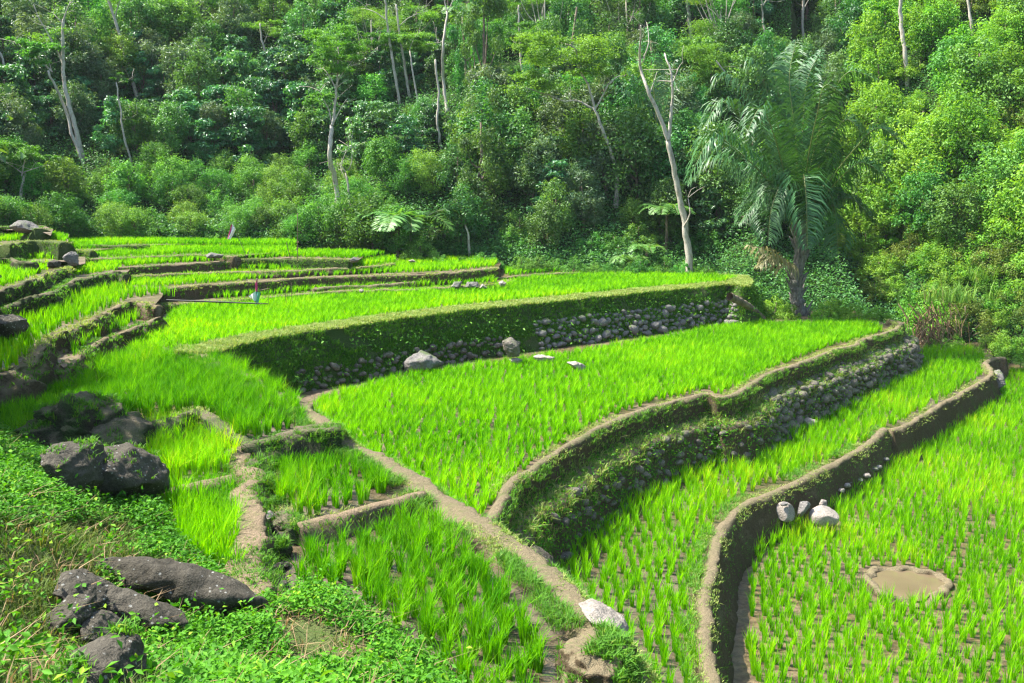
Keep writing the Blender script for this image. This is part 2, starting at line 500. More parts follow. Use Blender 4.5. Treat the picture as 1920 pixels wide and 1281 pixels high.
def hill_hit(px, py):
    """first meeting of the pixel rays with the hill, vectorised"""
    px = np.atleast_1d(np.asarray(px, float)); py = np.atleast_1d(np.asarray(py, float))
    rx, rz = ray(px, py)
    Ys = np.arange(24, 130, .35)
    X = rx[:, None] * Ys[None]; Z = CAM_Z + rz[:, None] * Ys[None]
    Hh = hill_z(X, np.broadcast_to(Ys, X.shape)); d, _ = hill_d(X, np.broadcast_to(Ys, X.shape))
    hit = (Z <= Hh) & (d > 0)
    i = hit.argmax(1); ok = hit.any(1)
    Y = Ys[i]
    P = np.stack([rx * Y, Y, hill_z(rx * Y, Y)], 1)
    return P, ok

gx = np.arange(-75, 76, .75); gy = np.arange(-30, 126, .75)
GX, GY = np.meshgrid(gx, gy)
GZ = hill_z(GX, GY)
nzv = np.stack([GX.ravel(), GY.ravel(), np.zeros(GX.size)], 1)
V = np.stack([GX.ravel(), GY.ravel(), GZ.ravel() - .02], 1)
nX, nY = len(gx), len(gy)
i = np.arange(nY - 1)[:, None] * nX + np.arange(nX - 1)[None]
Q = np.stack([i, i + 1, i + nX + 1, i + nX], -1).reshape(-1, 4)
o = link('ground', mesh_np('ground', V, [Q], True), M['ground']); tag(o, kind='structure')
# far land sheet out to the horizon
Vf = [(-150, -50, -2.5), (150, -50, -2.5), (150, 150, -2.5), (-150, 150, -2.5)]
o = link('terrain', mesh_np('terrain', np.array(Vf), [np.array([[0, 1, 2, 3]])]), M['ground']); tag(o, kind='structure')

# ---------------------------------------------------------------- foreground slope (thin plate through control points)
CTRL = [(0, 790, 2.95), (150, 885, 2.80), (300, 975, 2.55), (440, 1095, 2.40), (0, 1281, 3.9), (0, 1000, 3.65), (0, 880, 3.35), (120, 1120, 3.25),
        (250, 1281, 3.0), (250, 1120, 2.80), (600, 1281, 2.75), (450, 1200, 2.62), (850, 1290, 2.42), (560, 1130, 2.48), (700, 1180, 2.52), (790, 1240, 2.44)]
CW = [tuple(at(*c)) for c in CTRL] + [(-13, 12, 4.6), (-10, 5, 5.3), (-5, 2.5, 4.9), (-2, 4.6, 3.7), (0, 1.5, 4.3), (3, 2, 3.4), (-13, -2, 5.6), (-12, 17, 3.9), (3.5, -3, 4)]
CW = np.array(CW)
def _tps(r2): return np.where(r2 > 1e-12, .5 * r2 * np.log(r2 + 1e-12), 0)
n = len(CW); D2 = ((CW[:, None, :2] - CW[None, :, :2])**2).sum(-1)
A_ = np.zeros((n + 3, n + 3)); A_[:n, :n] = _tps(D2) + np.eye(n) * .15
A_[:n, n] = 1; A_[:n, n + 1:] = CW[:, :2]; A_[n, :n] = 1; A_[n + 1:, :n] = CW[:, :2].T
cf = np.linalg.solve(A_, np.concatenate([CW[:, 2], [0, 0, 0]]))
def slope_z(X, Y):
    X = np.asarray(X, float); Y = np.asarray(Y, float)
    r2 = (X[..., None] - CW[:, 0])**2 + (Y[..., None] - CW[:, 1])**2
    z = _tps(r2) @ cf[:n] + cf[n] + cf[n + 1] * X + cf[n + 2] * Y
    return z + .05 * np.sin(X * 3.1 + 1) * np.sin(Y * 2.7) + .03 * np.sin(X * 7 + Y * 5)

def inpoly(P, poly):
    x, y = P[..., 0], P[..., 1]; c = np.zeros(x.shape, bool)
    j = len(poly) - 1
    for i in range(len(poly)):
        xi, yi = poly[i][:2]; xj, yj = poly[j][:2]
        with np.errstate(divide='ignore', invalid='ignore'):
            c ^= ((yi > y) != (yj > y)) & (x < (xj - xi) * (y - yi) / (yj - yi + 1e-12) + xi)
        j = i
    return c
def slope_hit(px, py):
    rx, rz = ray(px, py)
    for Y in np.arange(3.0, 18, .02):
        if CAM_Z + rz * Y <= float(slope_z(np.array(rx * Y), np.array(Y))): return Y
    return 9.0
FG_ROCKS = []
# outline of the slope in plan: visible edge then round behind the camera
SL_EDGE = [at(-150, 740, 3.1), at(0, 812, 2.95), at(60, 850, 2.9), at(140, 898, 2.80), at(230, 930, 2.65), at(300, 965, 2.55), at(345, 1040, 2.45), at(440, 1112, 2.40), at(500, 1128, 2.42),
           at(560, 1108, 2.46), at(640, 1118, 2.5), at(720, 1165, 2.5), at(790, 1225, 2.44), at(870, 1290, 2.40), np.array([.2, 5.4, 2.4]), np.array([1.4, 4.6, 2.4]), np.array([3.4, 3.0, 2.4])]
SL_POLY = [p[:2] for p in SL_EDGE] + [np.array([3.5, -6]), np.array([-13, -6]), np.array([-15, 14])]
gx = np.arange(-15.5, 4.2, .11); gy = np.arange(-6, 18, .11)
GX, GY = np.meshgrid(gx, gy); PP = np.stack([GX, GY], -1)
ins = inpoly(PP, SL_POLY)
# distance to edge, to round the border down
ed = np.full(GX.shape, 9.0)
SE = catmull(np.array([p for p in SL_EDGE]), .3)
for p in SE: ed = np.minimum(ed, np.hypot(GX - p[0], GY - p[1]))
GZ = slope_z(GX, GY)
GZ = np.where(ins, GZ - .25 * np.exp(-ed / .12), GZ - .25 - ed * 1.6)
keep = ins | (ed < .6)
nX, nY = len(gx), len(gy)
i = np.arange(nY - 1)[:, None] * nX + np.arange(nX - 1)[None]
kf = keep[:-1, :-1] & keep[1:, :-1] & keep[:-1, 1:] & keep[1:, 1:]
Q = np.stack([i, i + 1, i + nX + 1, i + nX], -1)[kf]
V = np.stack([GX.ravel(), GY.ravel(), GZ.ravel()], 1)
used = np.unique(Q); remap = np.zeros(len(V), int); remap[used] = np.arange(len(used))
o = link('hillside', mesh_np('hillside', V[used], [remap[Q]], True), M['earth_moss']); tag(o, kind='structure')

# ---------------------------------------------------------------- swept walls and bunds
WALLS = {}
def sweep(name, pts, ztop, zin, zbase, w=.3, batter=.12, ledge=None, mat='earth', rough=.03, label='', cat='earth bank', ds=.09, group=None, zb_end=None, lip=.1):
    """pts: (px,py[,z]) along the outer top edge, downhill side to the right of the direction of travel"""
    P = np.array([at(p[0], p[1], p[2] if len(p) > 2 else ztop) for p in pts])
    C = catmull(P, ds)
    d = np.gradient(C[:, :2], axis=0)
    k = 5; ker = np.ones(2 * k + 1) / (2 * k + 1)
    dp = np.pad(d, ((k, k), (0, 0)), 'edge')
    d = np.stack([np.convolve(dp[:, 0], ker, 'valid'), np.convolve(dp[:, 1], ker, 'valid')], 1)
    d = unit(d)
    nrm = np.stack([d[:, 1], -d[:, 0]], 1)
    n = len(C)
    wob = np.array([mnoise.noise(Vector((c[0] * 1.9, c[1] * 1.9, 4.4))) + .6 * mnoise.noise(Vector((c[0] * 5.5, c[1] * 5.5, 8.4))) for c in C])
    C[:, :2] += nrm * (wob * min(.05, w * .22))[:, None]
    C[:, 2] += np.array([mnoise.noise(Vector((c[0] * 2.7, c[1] * 2.7, 14.4))) + .5 * mnoise.noise(Vector((c[0] * 8, c[1] * 8, 24.4))) for c in C]) * min(.035, w * .12)
    zt = C[:, 2]
    zbv = np.full(n, zbase, float) if np.isscalar(zbase) else np.interp(np.linspace(0, 1, n), np.linspace(0, 1, len(zbase)), zbase)
    ziv = np.full(n, zin, float) if np.isscalar(zin) else np.interp(np.linspace(0, 1, n), np.linspace(0, 1, len(zin)), zin)
    prof = [(-w - lip, ziv - .12), (-w - lip * .4, ziv + .02 + 0 * zt), (-w * .85, zt - .03), (-w * .5, zt + .015), (-w * .12, zt + .008), (.0, zt - .004), (.03, zt - .04)]
    if ledge:
        lz, lw = ledge
        prof += [(.06, zt - .10), (.09, lz + .03 + 0 * zt), (.12, lz + 0 * zt), (.12 + lw, lz - .04 + 0 * zt), (.12 + lw + .06, lz - .12 + 0 * zt), (.12 + lw + batter, zbv), (.12 + lw + batter + .05, zbv - .35)]
    else:
        prof += [(.045, zt - .09), (.05 + batter, zbv), (.05 + batter + .05, zbv - .35)]
    rows = []
    for (o0, z0), (o1, z1) in zip(prof[:-1], prof[1:]):
        L = max(abs(o1 - o0), float(np.mean(np.abs(z1 - z0))))
        m = max(1, int(L / .075))
        for q in range(m):
            t = q / m
            rows.append((o0 + (o1 - o0) * t, z0 + (z1 - z0) * t))
    rows.append(prof[-1])
    G = np.stack([np.concatenate([C[:, :2] + nrm * off, np.broadcast_to(zz, (n,))[:, None]], 1) for off, zz in rows], 1)  # n, r, 3
    nr = len(rows)
    V = G.reshape(-1, 3)
    n3 = np.concatenate([nrm, np.full((n, 1), .55)], 1)
    D = (vnoise(V, 1.3, 3.1) * 1.6 + vnoise(V, 5.0, 1.1) * 1.0 + vnoise(V, 12.0, 7.1) * .8) * rough * 1.25
    V = V + np.repeat(n3, nr, 0) * D[:, None]
    i = np.arange(n - 1)[:, None] * nr + np.arange(nr - 1)[None]
    Q = np.stack([i, i + 1, i + nr + 1, i + nr], -1).reshape(-1, 4)
    caps = []; Vc = [V]; base_i = len(V)
    for e_ in (0, n - 1):
        row = V[e_ * nr:(e_ + 1) * nr]; m_ = row.mean(0); m_[2] = row[:, 2].min()
        m2 = m_ + np.array([d[e_][0], d[e_][1], 0]) * (-.04 if e_ == 0 else .04) * 0
        Vc.append(m2[None]); k_ = np.arange(nr - 1) + e_ * nr
        t_ = np.stack([k_, k_ + 1, np.full(nr - 1, base_i)], -1); caps.append(t_ if e_ else t_[:, ::-1]); base_i += 1
    o = link(name, mesh_np(name, np.vstack(Vc), [Q, np.vstack(caps)], True), M[mat])
    tag(o, label, cat, group)
    info = dict(C=C, nrm=nrm, G=V.reshape(n, nr, 3), rows=rows, obj=o, zb=zbv, zt=zt)
    WALLS[label] = info
    return info

def wall_points(info, cnt, lo, hi, s0=0., s1=1., r=rng, on='z', faceonly=True):
    """random points on a wall's outer face; lo,hi fractions of the height from base; s0,s1 along"""
    n, nr = info['G'].shape[:2]
    offs = np.array([q[0] for q in info['rows']])
    fr = np.where(offs > 0.0)[0] if faceonly else np.arange(nr)
    out = []; nm = []
    tries = cnt * 4
    i = r.integers(int(s0 * (n - 2)), max(int(s0 * (n - 2)) + 1, int(s1 * (n - 2))), tries)
    j = fr[r.integers(0, len(fr) - 1, tries)]
    a = r.uniform(0, 1, tries)[:, None]; b = r.uniform(0, 1, tries)[:, None]
    j2 = np.minimum(j + 1, nr - 1)
    P = (info['G'][i, j] * (1 - a) + info['G'][i + 1, j] * a) * (1 - b) + (info['G'][i, j2] * (1 - a) + info['G'][i + 1, j2] * a) * b
    h = (P[:, 2] - info['zb'][i]) / (info['zt'][i] - info['zb'][i] + 1e-6)
    ok = (h >= lo) & (h <= hi)
    P = P[ok][:cnt]; nv = info['nrm'][i][ok][:cnt]
    return P, np.concatenate([nv, np.full((len(nv), 1), .35)], 1)

ICO = {}
def ico(sub):
    if sub in ICO: return ICO[sub]
    import bmesh
    bm = bmesh.new(); bmesh.ops.create_icosphere(bm, subdivisions=sub, radius=1)
    V = np.array([v.co[:] for v in bm.verts]); T = np.array([[v.index for v in f.verts] for f in bm.faces]); bm.free()
    ICO[sub] = (V, T); return ICO[sub]

def stone_shape(sub, seed, rough=.25, cuts=5):
    V, T = ico(sub); V = V.copy(); r = np.random.default_rng(seed)
    for _ in range(cuts):
        nrm = unit(r.normal(0, 1, 3)); d = r.uniform(.62, .9)
        pr = V @ nrm; ov = np.maximum(pr - d, 0); V -= ov[:, None] * nrm * .9
    s = seed * 1.37 % 50
    if sub >= 2:
        V *= (1 + rough * (vnoise(V, 1.2, s) * .6 + vnoise(V, 3.0, s + 5) * .25 + (vnoise(V, 8, s + 9) * .1 if sub > 3 else 0)))[:, None]
    else:
        V *= (1 + rough * r.uniform(-.4, .3, len(V)))[:, None]
    return V, T
SMALL = [stone_shape(2, 100 + k, .35, 5) for k in range(12)]

def stones_on(info, cnt, lo, hi, s0, s1, size=(.07, .15), seed=1, mat='rock_wall', row=False, name='stone_facing', proud=.35):
    r = np.random.default_rng(seed); mb = MB()
    P, Nv = wall_points(info, cnt * 6, lo, hi, s0, s1, r)
    kept = []; szs = []
    for p, nv in zip(P, Nv):
        sz = r.uniform(*size)
        if kept:
            K = np.array(kept); dd = np.linalg.norm(K - p, axis=1)
            if (dd < (np.array(szs) + sz) * .72).any(): continue
        kept.append(p); szs.append(sz)
        V, T = SMALL[r.integers(len(SMALL))]
        sc = np.array([r.uniform(.9, 1.35), r.uniform(.7, 1.0), r.uniform(.6, .9)]) * sz
        a = math.atan2(nv[1], nv[0]) + math.pi / 2 + r.normal(0, .35); ca, sa = math.cos(a), math.sin(a)
        til = r.normal(0, .35); ct, st = math.cos(til), math.sin(til)
        W = V * sc
        W = W @ np.array([[ct, 0, st], [0, 1, 0], [-st, 0, ct]])
        W = W @ np.array([[ca, sa, 0], [-sa, ca, 0], [0, 0, 1]])
        mb.add(W + p + unit(nv) * sz * proud, None, T, r.uniform())
        if len(kept) >= cnt: break
    return mb.build(name, M[mat], info['obj'], True)

def grass_on(info, cnt, lo, hi, s0=0., s1=1., h=.10, nb=6, w=.008, mat='grass_wall', name='grass_tufts', seed=2, flare=.06, faceonly=True, droop=.5):
    r = np.random.default_rng(seed)
    P, Nv = wall_points(info, cnt, lo, hi, s0, s1, r, faceonly=faceonly)
    # patchy
    f = vnoise(P, .9, seed * 1.7) + .5 * vnoise(P, 3.0, seed * 2.7)
    P = P[f > -.35]
    V, Q, T, A = blades(P, nb, h, .4, .04, flare, w, droop, r, hscale=r.uniform(.5, 1.3, len(P)))
    o = link(name, mesh_np(name, V, [Q, T], False, A), M[mat], info['obj']); o['kind'] = 'stuff'
    return o

def sprigs_on(P, Nv, cnt_leaf, size, mat, name, parent, seed=3, kind='stuff', spread=.07):
    r = np.random.default_rng(seed)
    C = np.repeat(P, cnt_leaf, 0) + r.normal(0, spread, (len(P) * cnt_leaf, 3)); nn = np.repeat(Nv, cnt_leaf, 0) + r.normal(0, .6, (len(C), 3)) + [0, 0, .8]
    V, T, A = leaves(C, nn, size, size * .5, r)
    o = link(name, mesh_np(name, V, [T], False, A), M[mat], parent)
    if parent is not None: o['kind'] = 'stuff'
    return o

ZD, ZC, ZB, ZA = 0.0, .55, 1.75, 2.95
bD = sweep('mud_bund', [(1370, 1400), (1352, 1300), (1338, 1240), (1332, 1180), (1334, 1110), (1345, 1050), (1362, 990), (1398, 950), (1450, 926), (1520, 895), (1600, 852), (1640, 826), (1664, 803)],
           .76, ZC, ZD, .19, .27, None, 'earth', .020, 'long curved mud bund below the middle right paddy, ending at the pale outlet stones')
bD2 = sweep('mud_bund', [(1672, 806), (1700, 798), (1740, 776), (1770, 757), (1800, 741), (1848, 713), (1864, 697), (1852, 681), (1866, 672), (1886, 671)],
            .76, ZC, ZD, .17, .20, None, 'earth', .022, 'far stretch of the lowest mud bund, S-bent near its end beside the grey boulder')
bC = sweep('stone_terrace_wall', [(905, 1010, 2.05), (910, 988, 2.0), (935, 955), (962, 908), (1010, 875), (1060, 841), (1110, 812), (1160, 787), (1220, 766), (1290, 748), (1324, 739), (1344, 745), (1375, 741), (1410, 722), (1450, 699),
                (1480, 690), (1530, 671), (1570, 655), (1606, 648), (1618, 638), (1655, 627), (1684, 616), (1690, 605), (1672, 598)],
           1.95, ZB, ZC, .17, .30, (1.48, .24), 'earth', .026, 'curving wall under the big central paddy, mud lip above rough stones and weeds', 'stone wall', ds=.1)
bB = sweep('terrace_bank', [(330, 664, 3.0), (392, 660), (450, 646), (520, 630), (600, 619), (700, 604), (800, 591), (900, 579), (1000, 569), (1100, 559), (1200, 549), (1300, 539), (1365, 534), (1395, 538), (1405, 528), (1398, 518)],
           3.02, ZA, ZB, .55, .55, None, 'earth_moss', .03, 'high grassy bank with river stones set low in it, above the big central paddy', 'grass bank', ds=.11)
# long ridge path from the bottom right up to the left field
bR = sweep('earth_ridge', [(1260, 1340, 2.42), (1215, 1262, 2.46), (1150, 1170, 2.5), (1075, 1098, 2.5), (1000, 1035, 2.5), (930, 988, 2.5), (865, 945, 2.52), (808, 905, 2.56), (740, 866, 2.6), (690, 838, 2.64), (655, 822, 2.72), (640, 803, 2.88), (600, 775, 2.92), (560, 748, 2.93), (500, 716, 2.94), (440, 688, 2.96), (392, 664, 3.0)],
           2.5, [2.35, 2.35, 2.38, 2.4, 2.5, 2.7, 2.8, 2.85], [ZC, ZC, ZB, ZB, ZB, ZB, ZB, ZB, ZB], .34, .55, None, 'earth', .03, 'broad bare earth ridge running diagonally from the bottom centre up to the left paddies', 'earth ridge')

G_LOW = 'low mud bunds of the small upper terraces'
left_b = 'low mud bunds of the left terraces'
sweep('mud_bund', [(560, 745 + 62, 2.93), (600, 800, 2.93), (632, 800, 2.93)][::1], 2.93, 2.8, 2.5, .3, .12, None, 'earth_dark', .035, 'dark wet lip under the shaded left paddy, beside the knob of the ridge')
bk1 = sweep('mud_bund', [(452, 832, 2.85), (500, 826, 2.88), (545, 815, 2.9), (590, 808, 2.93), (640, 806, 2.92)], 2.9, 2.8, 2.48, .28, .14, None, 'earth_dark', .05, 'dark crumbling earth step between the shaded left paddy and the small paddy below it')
bk2 = sweep('mud_bund', [(560, 985, 2.58), (600, 975, 2.58), (650, 962, 2.58), (700, 950, 2.58), (750, 938, 2.58), (800, 925, 2.58)], 2.58, 2.5, 2.35, .14, .08, None, 'earth_light', .03, 'thin pale mud lip across the ridge side, parting the two small paddies at centre left')
bk3 = sweep('mud_bund', [(505, 1135, 2.6), (498, 1090, 2.62), (495, 1030, 2.64), (486, 975, 2.66), (478, 925, 2.68), (500, 890, 2.70), (478, 858, 2.72), (455, 835, 2.8)], 2.64, [2.4, 2.4, 2.45, 2.6], 2.3, .34, .15, None, 'earth_light', .06, 'lumpy sunlit earth path running up from the lichened slab rock')
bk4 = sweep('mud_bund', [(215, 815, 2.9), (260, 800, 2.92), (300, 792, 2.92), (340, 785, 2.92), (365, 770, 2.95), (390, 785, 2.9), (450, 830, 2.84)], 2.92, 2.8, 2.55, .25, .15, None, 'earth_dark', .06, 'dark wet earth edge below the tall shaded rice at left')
bk5 = sweep('mud_bund', [(300, 925, 2.66), (345, 915, 2.66), (400, 905, 2.66), (440, 895, 2.68)], 2.66, 2.56, 2.4, .16, .1, None, 'earth_light', .04, 'short mud lip below the bright little paddy beside the two dark boulders')
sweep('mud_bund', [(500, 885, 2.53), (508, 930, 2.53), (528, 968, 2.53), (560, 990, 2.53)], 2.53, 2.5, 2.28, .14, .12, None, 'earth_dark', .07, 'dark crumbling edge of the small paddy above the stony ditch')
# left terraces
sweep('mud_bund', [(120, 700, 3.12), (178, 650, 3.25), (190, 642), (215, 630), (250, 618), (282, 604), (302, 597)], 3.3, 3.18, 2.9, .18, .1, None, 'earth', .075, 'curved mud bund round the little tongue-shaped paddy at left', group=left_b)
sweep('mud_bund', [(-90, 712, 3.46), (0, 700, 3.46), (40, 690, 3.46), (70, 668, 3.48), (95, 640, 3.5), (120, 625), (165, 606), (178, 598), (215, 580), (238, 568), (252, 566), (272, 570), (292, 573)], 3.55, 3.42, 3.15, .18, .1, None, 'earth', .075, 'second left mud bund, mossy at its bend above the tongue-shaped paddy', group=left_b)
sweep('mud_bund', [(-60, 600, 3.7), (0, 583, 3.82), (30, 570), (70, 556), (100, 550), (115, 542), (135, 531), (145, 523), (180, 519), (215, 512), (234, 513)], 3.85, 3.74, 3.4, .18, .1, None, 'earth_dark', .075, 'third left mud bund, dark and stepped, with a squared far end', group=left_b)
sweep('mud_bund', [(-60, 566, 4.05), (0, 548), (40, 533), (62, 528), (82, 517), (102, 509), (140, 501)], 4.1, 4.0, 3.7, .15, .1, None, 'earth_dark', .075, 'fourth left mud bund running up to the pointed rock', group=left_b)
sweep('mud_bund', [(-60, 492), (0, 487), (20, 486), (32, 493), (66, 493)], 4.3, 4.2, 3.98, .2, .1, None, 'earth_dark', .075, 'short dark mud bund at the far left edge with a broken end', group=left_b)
sweep('terrace_bank', [(14, 460), (50, 454), (80, 453), (118, 456)], 4.68, 4.5, 4.15, .3, .12, None, 'earth_moss', .03, 'squared mossy earth block below the highest rice at far left', 'grass bank')
sweep('terrace_bank', [(-60, 432, 4.9), (0, 426), (40, 424), (66, 430)], 4.95, 4.85, 4.5, .4, .25, None, 'earth_moss', .04, 'mossy bank with a grey rock on it at the top left of the terraces', 'grass bank')
# upper terraces
sweep('mud_bund', [(240, 588, 3.2), (300, 572, 3.2), (360, 568), (430, 564), (520, 556), (600, 549), (640, 547), (700, 545), (800, 541), (930, 533), (960, 525)], 3.12, 3.05, 2.9, .18, .06, None, 'earth', .02, 'lowest thin mud bund behind the wide bright paddy, with pale stones at its right end', group=G_LOW)
sweep('mud_bund', [(588, 542), (630, 538), (700, 535), (760, 530), (830, 524)], 3.22, 3.15, 3.05, .16, .06, None, 'earth', .02, 'short dark mud wall with a white stone at its foot', group=G_LOW)
sweep('mud_wall', [(230, 545, 3.5), (290, 542), (350, 537), (400, 533), (500, 527), (590, 520), (650, 518), (700, 517), (790, 514), (850, 511), (900, 506), (937, 502)], 3.45, 3.36, 3.08, .2, .05, None, 'earth', .014, 'long straight mud wall with a sharp right corner, behind the scarecrow', 'mud wall')
sweep('mud_bund', [(930, 521), (960, 519), (1000, 516), (1045, 513), (1090, 511)], 3.12, 3.05, 2.9, .16, .05, None, 'earth', .015, 'short low mud bund at the right end of the wide bright paddy', group=G_LOW)
sweep('mud_bund', [(240, 519), (300, 515), (400, 511), (540, 508), (600, 505), (700, 500), (742, 494)], 3.58, 3.52, 3.44, .16, .05, None, 'earth', .015, 'thin mud line above the long straight mud wall', group=G_LOW)
sweep('mud_bund', [(215, 503), (300, 498), (400, 493), (442, 491)], 3.80, 3.74, 3.52, .14, .06, None, 'earth', .02, 'dark upper mud bund below the flat grey stone', group=G_LOW)
sweep('mud_bund', [(440, 487), (480, 486), (540, 485), (600, 486), (656, 487)], 3.86, 3.78, 3.52, .16, .06, None, 'earth_moss', .02, 'dark mossy upper bund, grassy at its right end', group=G_LOW)
sweep('mud_bund', [(145, 486), (200, 485), (300, 481), (390, 478), (440, 482)], 3.98, 3.92, 3.78, .18, .06, None, 'earth', .02, 'upper mud bund ending at the flat grey stone', group=G_LOW)
sweep('mud_bund', [(112, 471), (150, 470), (172, 471)], 4.2, 4.1, 3.95, .18, .06, None, 'earth_moss', .02, 'very short mossy bund above the pointed rock', group=G_LOW)
sweep('mud_bund', [(150, 460), (250, 461), (280, 459)], 4.2, 4.12, 4.02, .18, .06, None, 'earth_moss', .02, 'highest short green bund by the forest edge', group=G_LOW)

# ---------------------------------------------------------------- paddy floors
def poly_floor(label, poly, z, mat='mud', name='paddy_mud'):
    P = [np.array(at(p[0], p[1], z)) if len(p) == 2 else np.array([p[0], p[1], z]) for p in poly]
    me = bpy.data.meshes.new(name)
    me.from_pydata([tuple(p) for p in P], [], [list(range(len(P)))]); me.update()
    # make the face look up
    if me.polygons[0].normal.z < 0: me.flip_normals()
    o = link(name, me, M[mat]); tag(o, label, kind='structure')
    return P
def offs(info, off, i0=0, i1=None):
    C = info['C'][::6]; Nn = info['nrm'][::6]
    return [(c[0] + n_[0] * off, c[1] + n_[1] * off, 0) for c, n_ in zip(C, Nn)]

poly_floor('lowest paddy mud', [(-1.5, 6, 0), (26, 6, 0), (26, 37, 0), (14, 37, 0), (5, 20, 0), (2, 12, 0)], ZD, 'mud')
poly_floor('middle right paddy mud', offs(bD, -.2) + offs(bD2, -.2) + [(19, 36, 0), (10, 36, 0), (2, 20, 0), (-1, 13, 0), (-1, 8, 0)], ZC, 'mud_wet')
poly_floor('central paddy mud', offs(bC, -.15) + [(13, 36, 0), (8, 36, 0), (-6, 22, 0), (-5, 16, 0), (-1, 10.5, 0)], ZB, 'mud')
poly_floor('wide upper paddy mud', offs(bB, -.3) + [(9, 38, 0), (-18, 38, 0), (-12, 17, 0)], ZA, 'mud')
rdg = offs(bR, -.3)
poly_floor('left paddy mud', [(-100, 650), (395, 668)] + [(560, 755), (600, 785), (628, 806), (560, 812), (450, 838), (380, 795), (340, 790), (215, 820), (150, 850), (-100, 800)], 2.8, 'mud_wet')
poly_floor('small paddy mud', [(470, 820), (650, 835), (740, 870), (800, 915), (700, 952), (562, 986), (530, 962), (512, 928), (500, 880)], 2.5, 'mud_wet')
poly_floor('front paddy mud', [(480, 940), (800, 925), (900, 980), (1050, 1090), (1150, 1190), (1230, 1300), (900, 1500), (600, 1300), (480, 1150)], 2.352, 'mud_wet')
poly_floor('bright small paddy mud', [(200, 790), (370, 775), (450, 828), (478, 880), (440, 903), (300, 928), (180, 900)], 2.56, 'mud_wet')
poly_floor('narrow paddy mud', [(180, 880), (440, 895), (470, 960), (480, 1140), (300, 1100)], 2.37, 'mud_wet')
poly_floor('terrace mud', [(120, 690), (190, 640), (300, 596), (300, 575), (240, 560), (150, 560), (60, 640)], 3.18)
poly_floor('terrace mud', [(-80, 700), (20, 692), (72, 664), (100, 640), (170, 604), (250, 568), (290, 572), (304, 556), (310, 540), (230, 530), (-80, 560)], 3.42)
poly_floor('terrace mud', [(-80, 610), (0, 580), (70, 556), (140, 527), (235, 514), (250, 500), (-80, 500)], 3.74)
poly_floor('terrace mud', [(-80, 572), (0, 547), (100, 509), (160, 494), (160, 470), (-80, 470)], 4.0)
poly_floor('terrace mud', [(-80, 495), (20, 486), (66, 493), (130, 490), (140, 465), (-80, 455)], 4.18)
poly_floor('terrace mud', [(-80, 465), (28, 460), (100, 454), (125, 460), (130, 440), (-80, 420)], 4.52)
poly_floor('terrace mud', [(-80, 432), (70, 431), (95, 442), (100, 430), (60, 415), (-80, 405)], 4.85)
poly_floor('terrace mud', [(240, 586), (300, 571), (430, 564), (600, 549), (800, 541), (955, 527), (950, 500), (240, 515)], 3.05)
poly_floor('terrace mud', [(588, 541), (700, 535), (830, 524), (830, 500), (588, 505)], 3.15)
poly_floor('terrace mud', [(930, 520), (1000, 515), (1090, 510), (1090, 490), (930, 490)], 3.056)
poly_floor('terrace mud', [(160, 550), (290, 541), (500, 526), (700, 516), (850, 510), (934, 502), (940, 494), (930, 482), (160, 490)], 3.36)
poly_floor('terrace mud', [(200, 520), (400, 510), (540, 507), (742, 493), (760, 475), (200, 490)], 3.52)
poly_floor('terrace mud', [(180, 505), (300, 497), (440, 490), (540, 484), (670, 489), (700, 470), (180, 470)], 3.78)
poly_floor('terrace mud', [(120, 488), (300, 480), (440, 481), (560, 470), (560, 452), (120, 455)], 3.92)
poly_floor('terrace mud', [(80, 474), (172, 470), (300, 459), (560, 455), (560, 445), (80, 445)], 4.10)

# ---------------------------------------------------------------- rice
STONE_KEEP = []   # (x, y, r) keep rice off
def rice(label, poly, z, h=.36, sp=.2, nb=16, w=.009, mat='rice', seed=1, flare=.09, hv=.25, droop=.15, jit=.035, excl=(), ang=0.0, name='rice_plants', gap=0.0, base=.03):
    P = np.array([np.array(at(p[0], p[1], z))[:2] if len(p) == 2 else np.array([p[0], p[1]]) for p in poly])
    r = np.random.default_rng(seed)
    lo = P.min(0) - 1; hi = P.max(0) + 1; c = (lo + hi) / 2
    R = np.hypot(*(hi - lo)) / 2
    g = np.arange(-R, R, sp)
    A, B = np.meshgrid(g, g)
    # rows wander a little
    B = B + .10 * np.sin(A * .35 + seed) + .05 * np.sin(A * 1.1)
    A = A + .10 * np.sin(B * .4 + seed * 2)
    ca, sa = math.cos(ang), math.sin(ang)
    X = c[0] + A * ca - B * sa; Y = c[1] + A * sa + B * ca
    X = X + r.normal(0, jit, X.shape); Y = Y + r.normal(0, jit, Y.shape)
    PT = np.stack([X.ravel(), Y.ravel()], 1)
    k = inpoly(PT, P)
    for (ex, ey, er) in excl: k &= np.hypot(PT[:, 0] - ex, PT[:, 1] - ey) > er
    k &= r.uniform(0, 1, len(k)) > gap
    PT = PT[k]
    C = np.concatenate([PT, np.full((len(PT), 1), z - .01)], 1)
    # large soft patches of taller / yellower plants
    f = np.array([mnoise.noise(Vector((p[0] * .35, p[1] * .35, seed * 3.3))) for p in PT])
    f2 = np.array([mnoise.noise(Vector((p[0] * 1.6, p[1] * 1.6, seed * 5.3))) for p in PT])
    tone = np.clip(.5 + .5 * f + .35 * f2 + r.normal(0, .12, len(PT)), 0, 1)
    V, Q, T, At = blades(C, nb, h, hv, base, flare, w, droop, r, tone, np.clip(1 + .30 * f2 + .16 * f + r.normal(0, .07, len(C)), .45, 1.5))
    o = link(name, mesh_np('rice_plants', V, [Q, T], False, At), M[mat])
    tag(o, label, 'rice plants', kind='stuff')
    return C

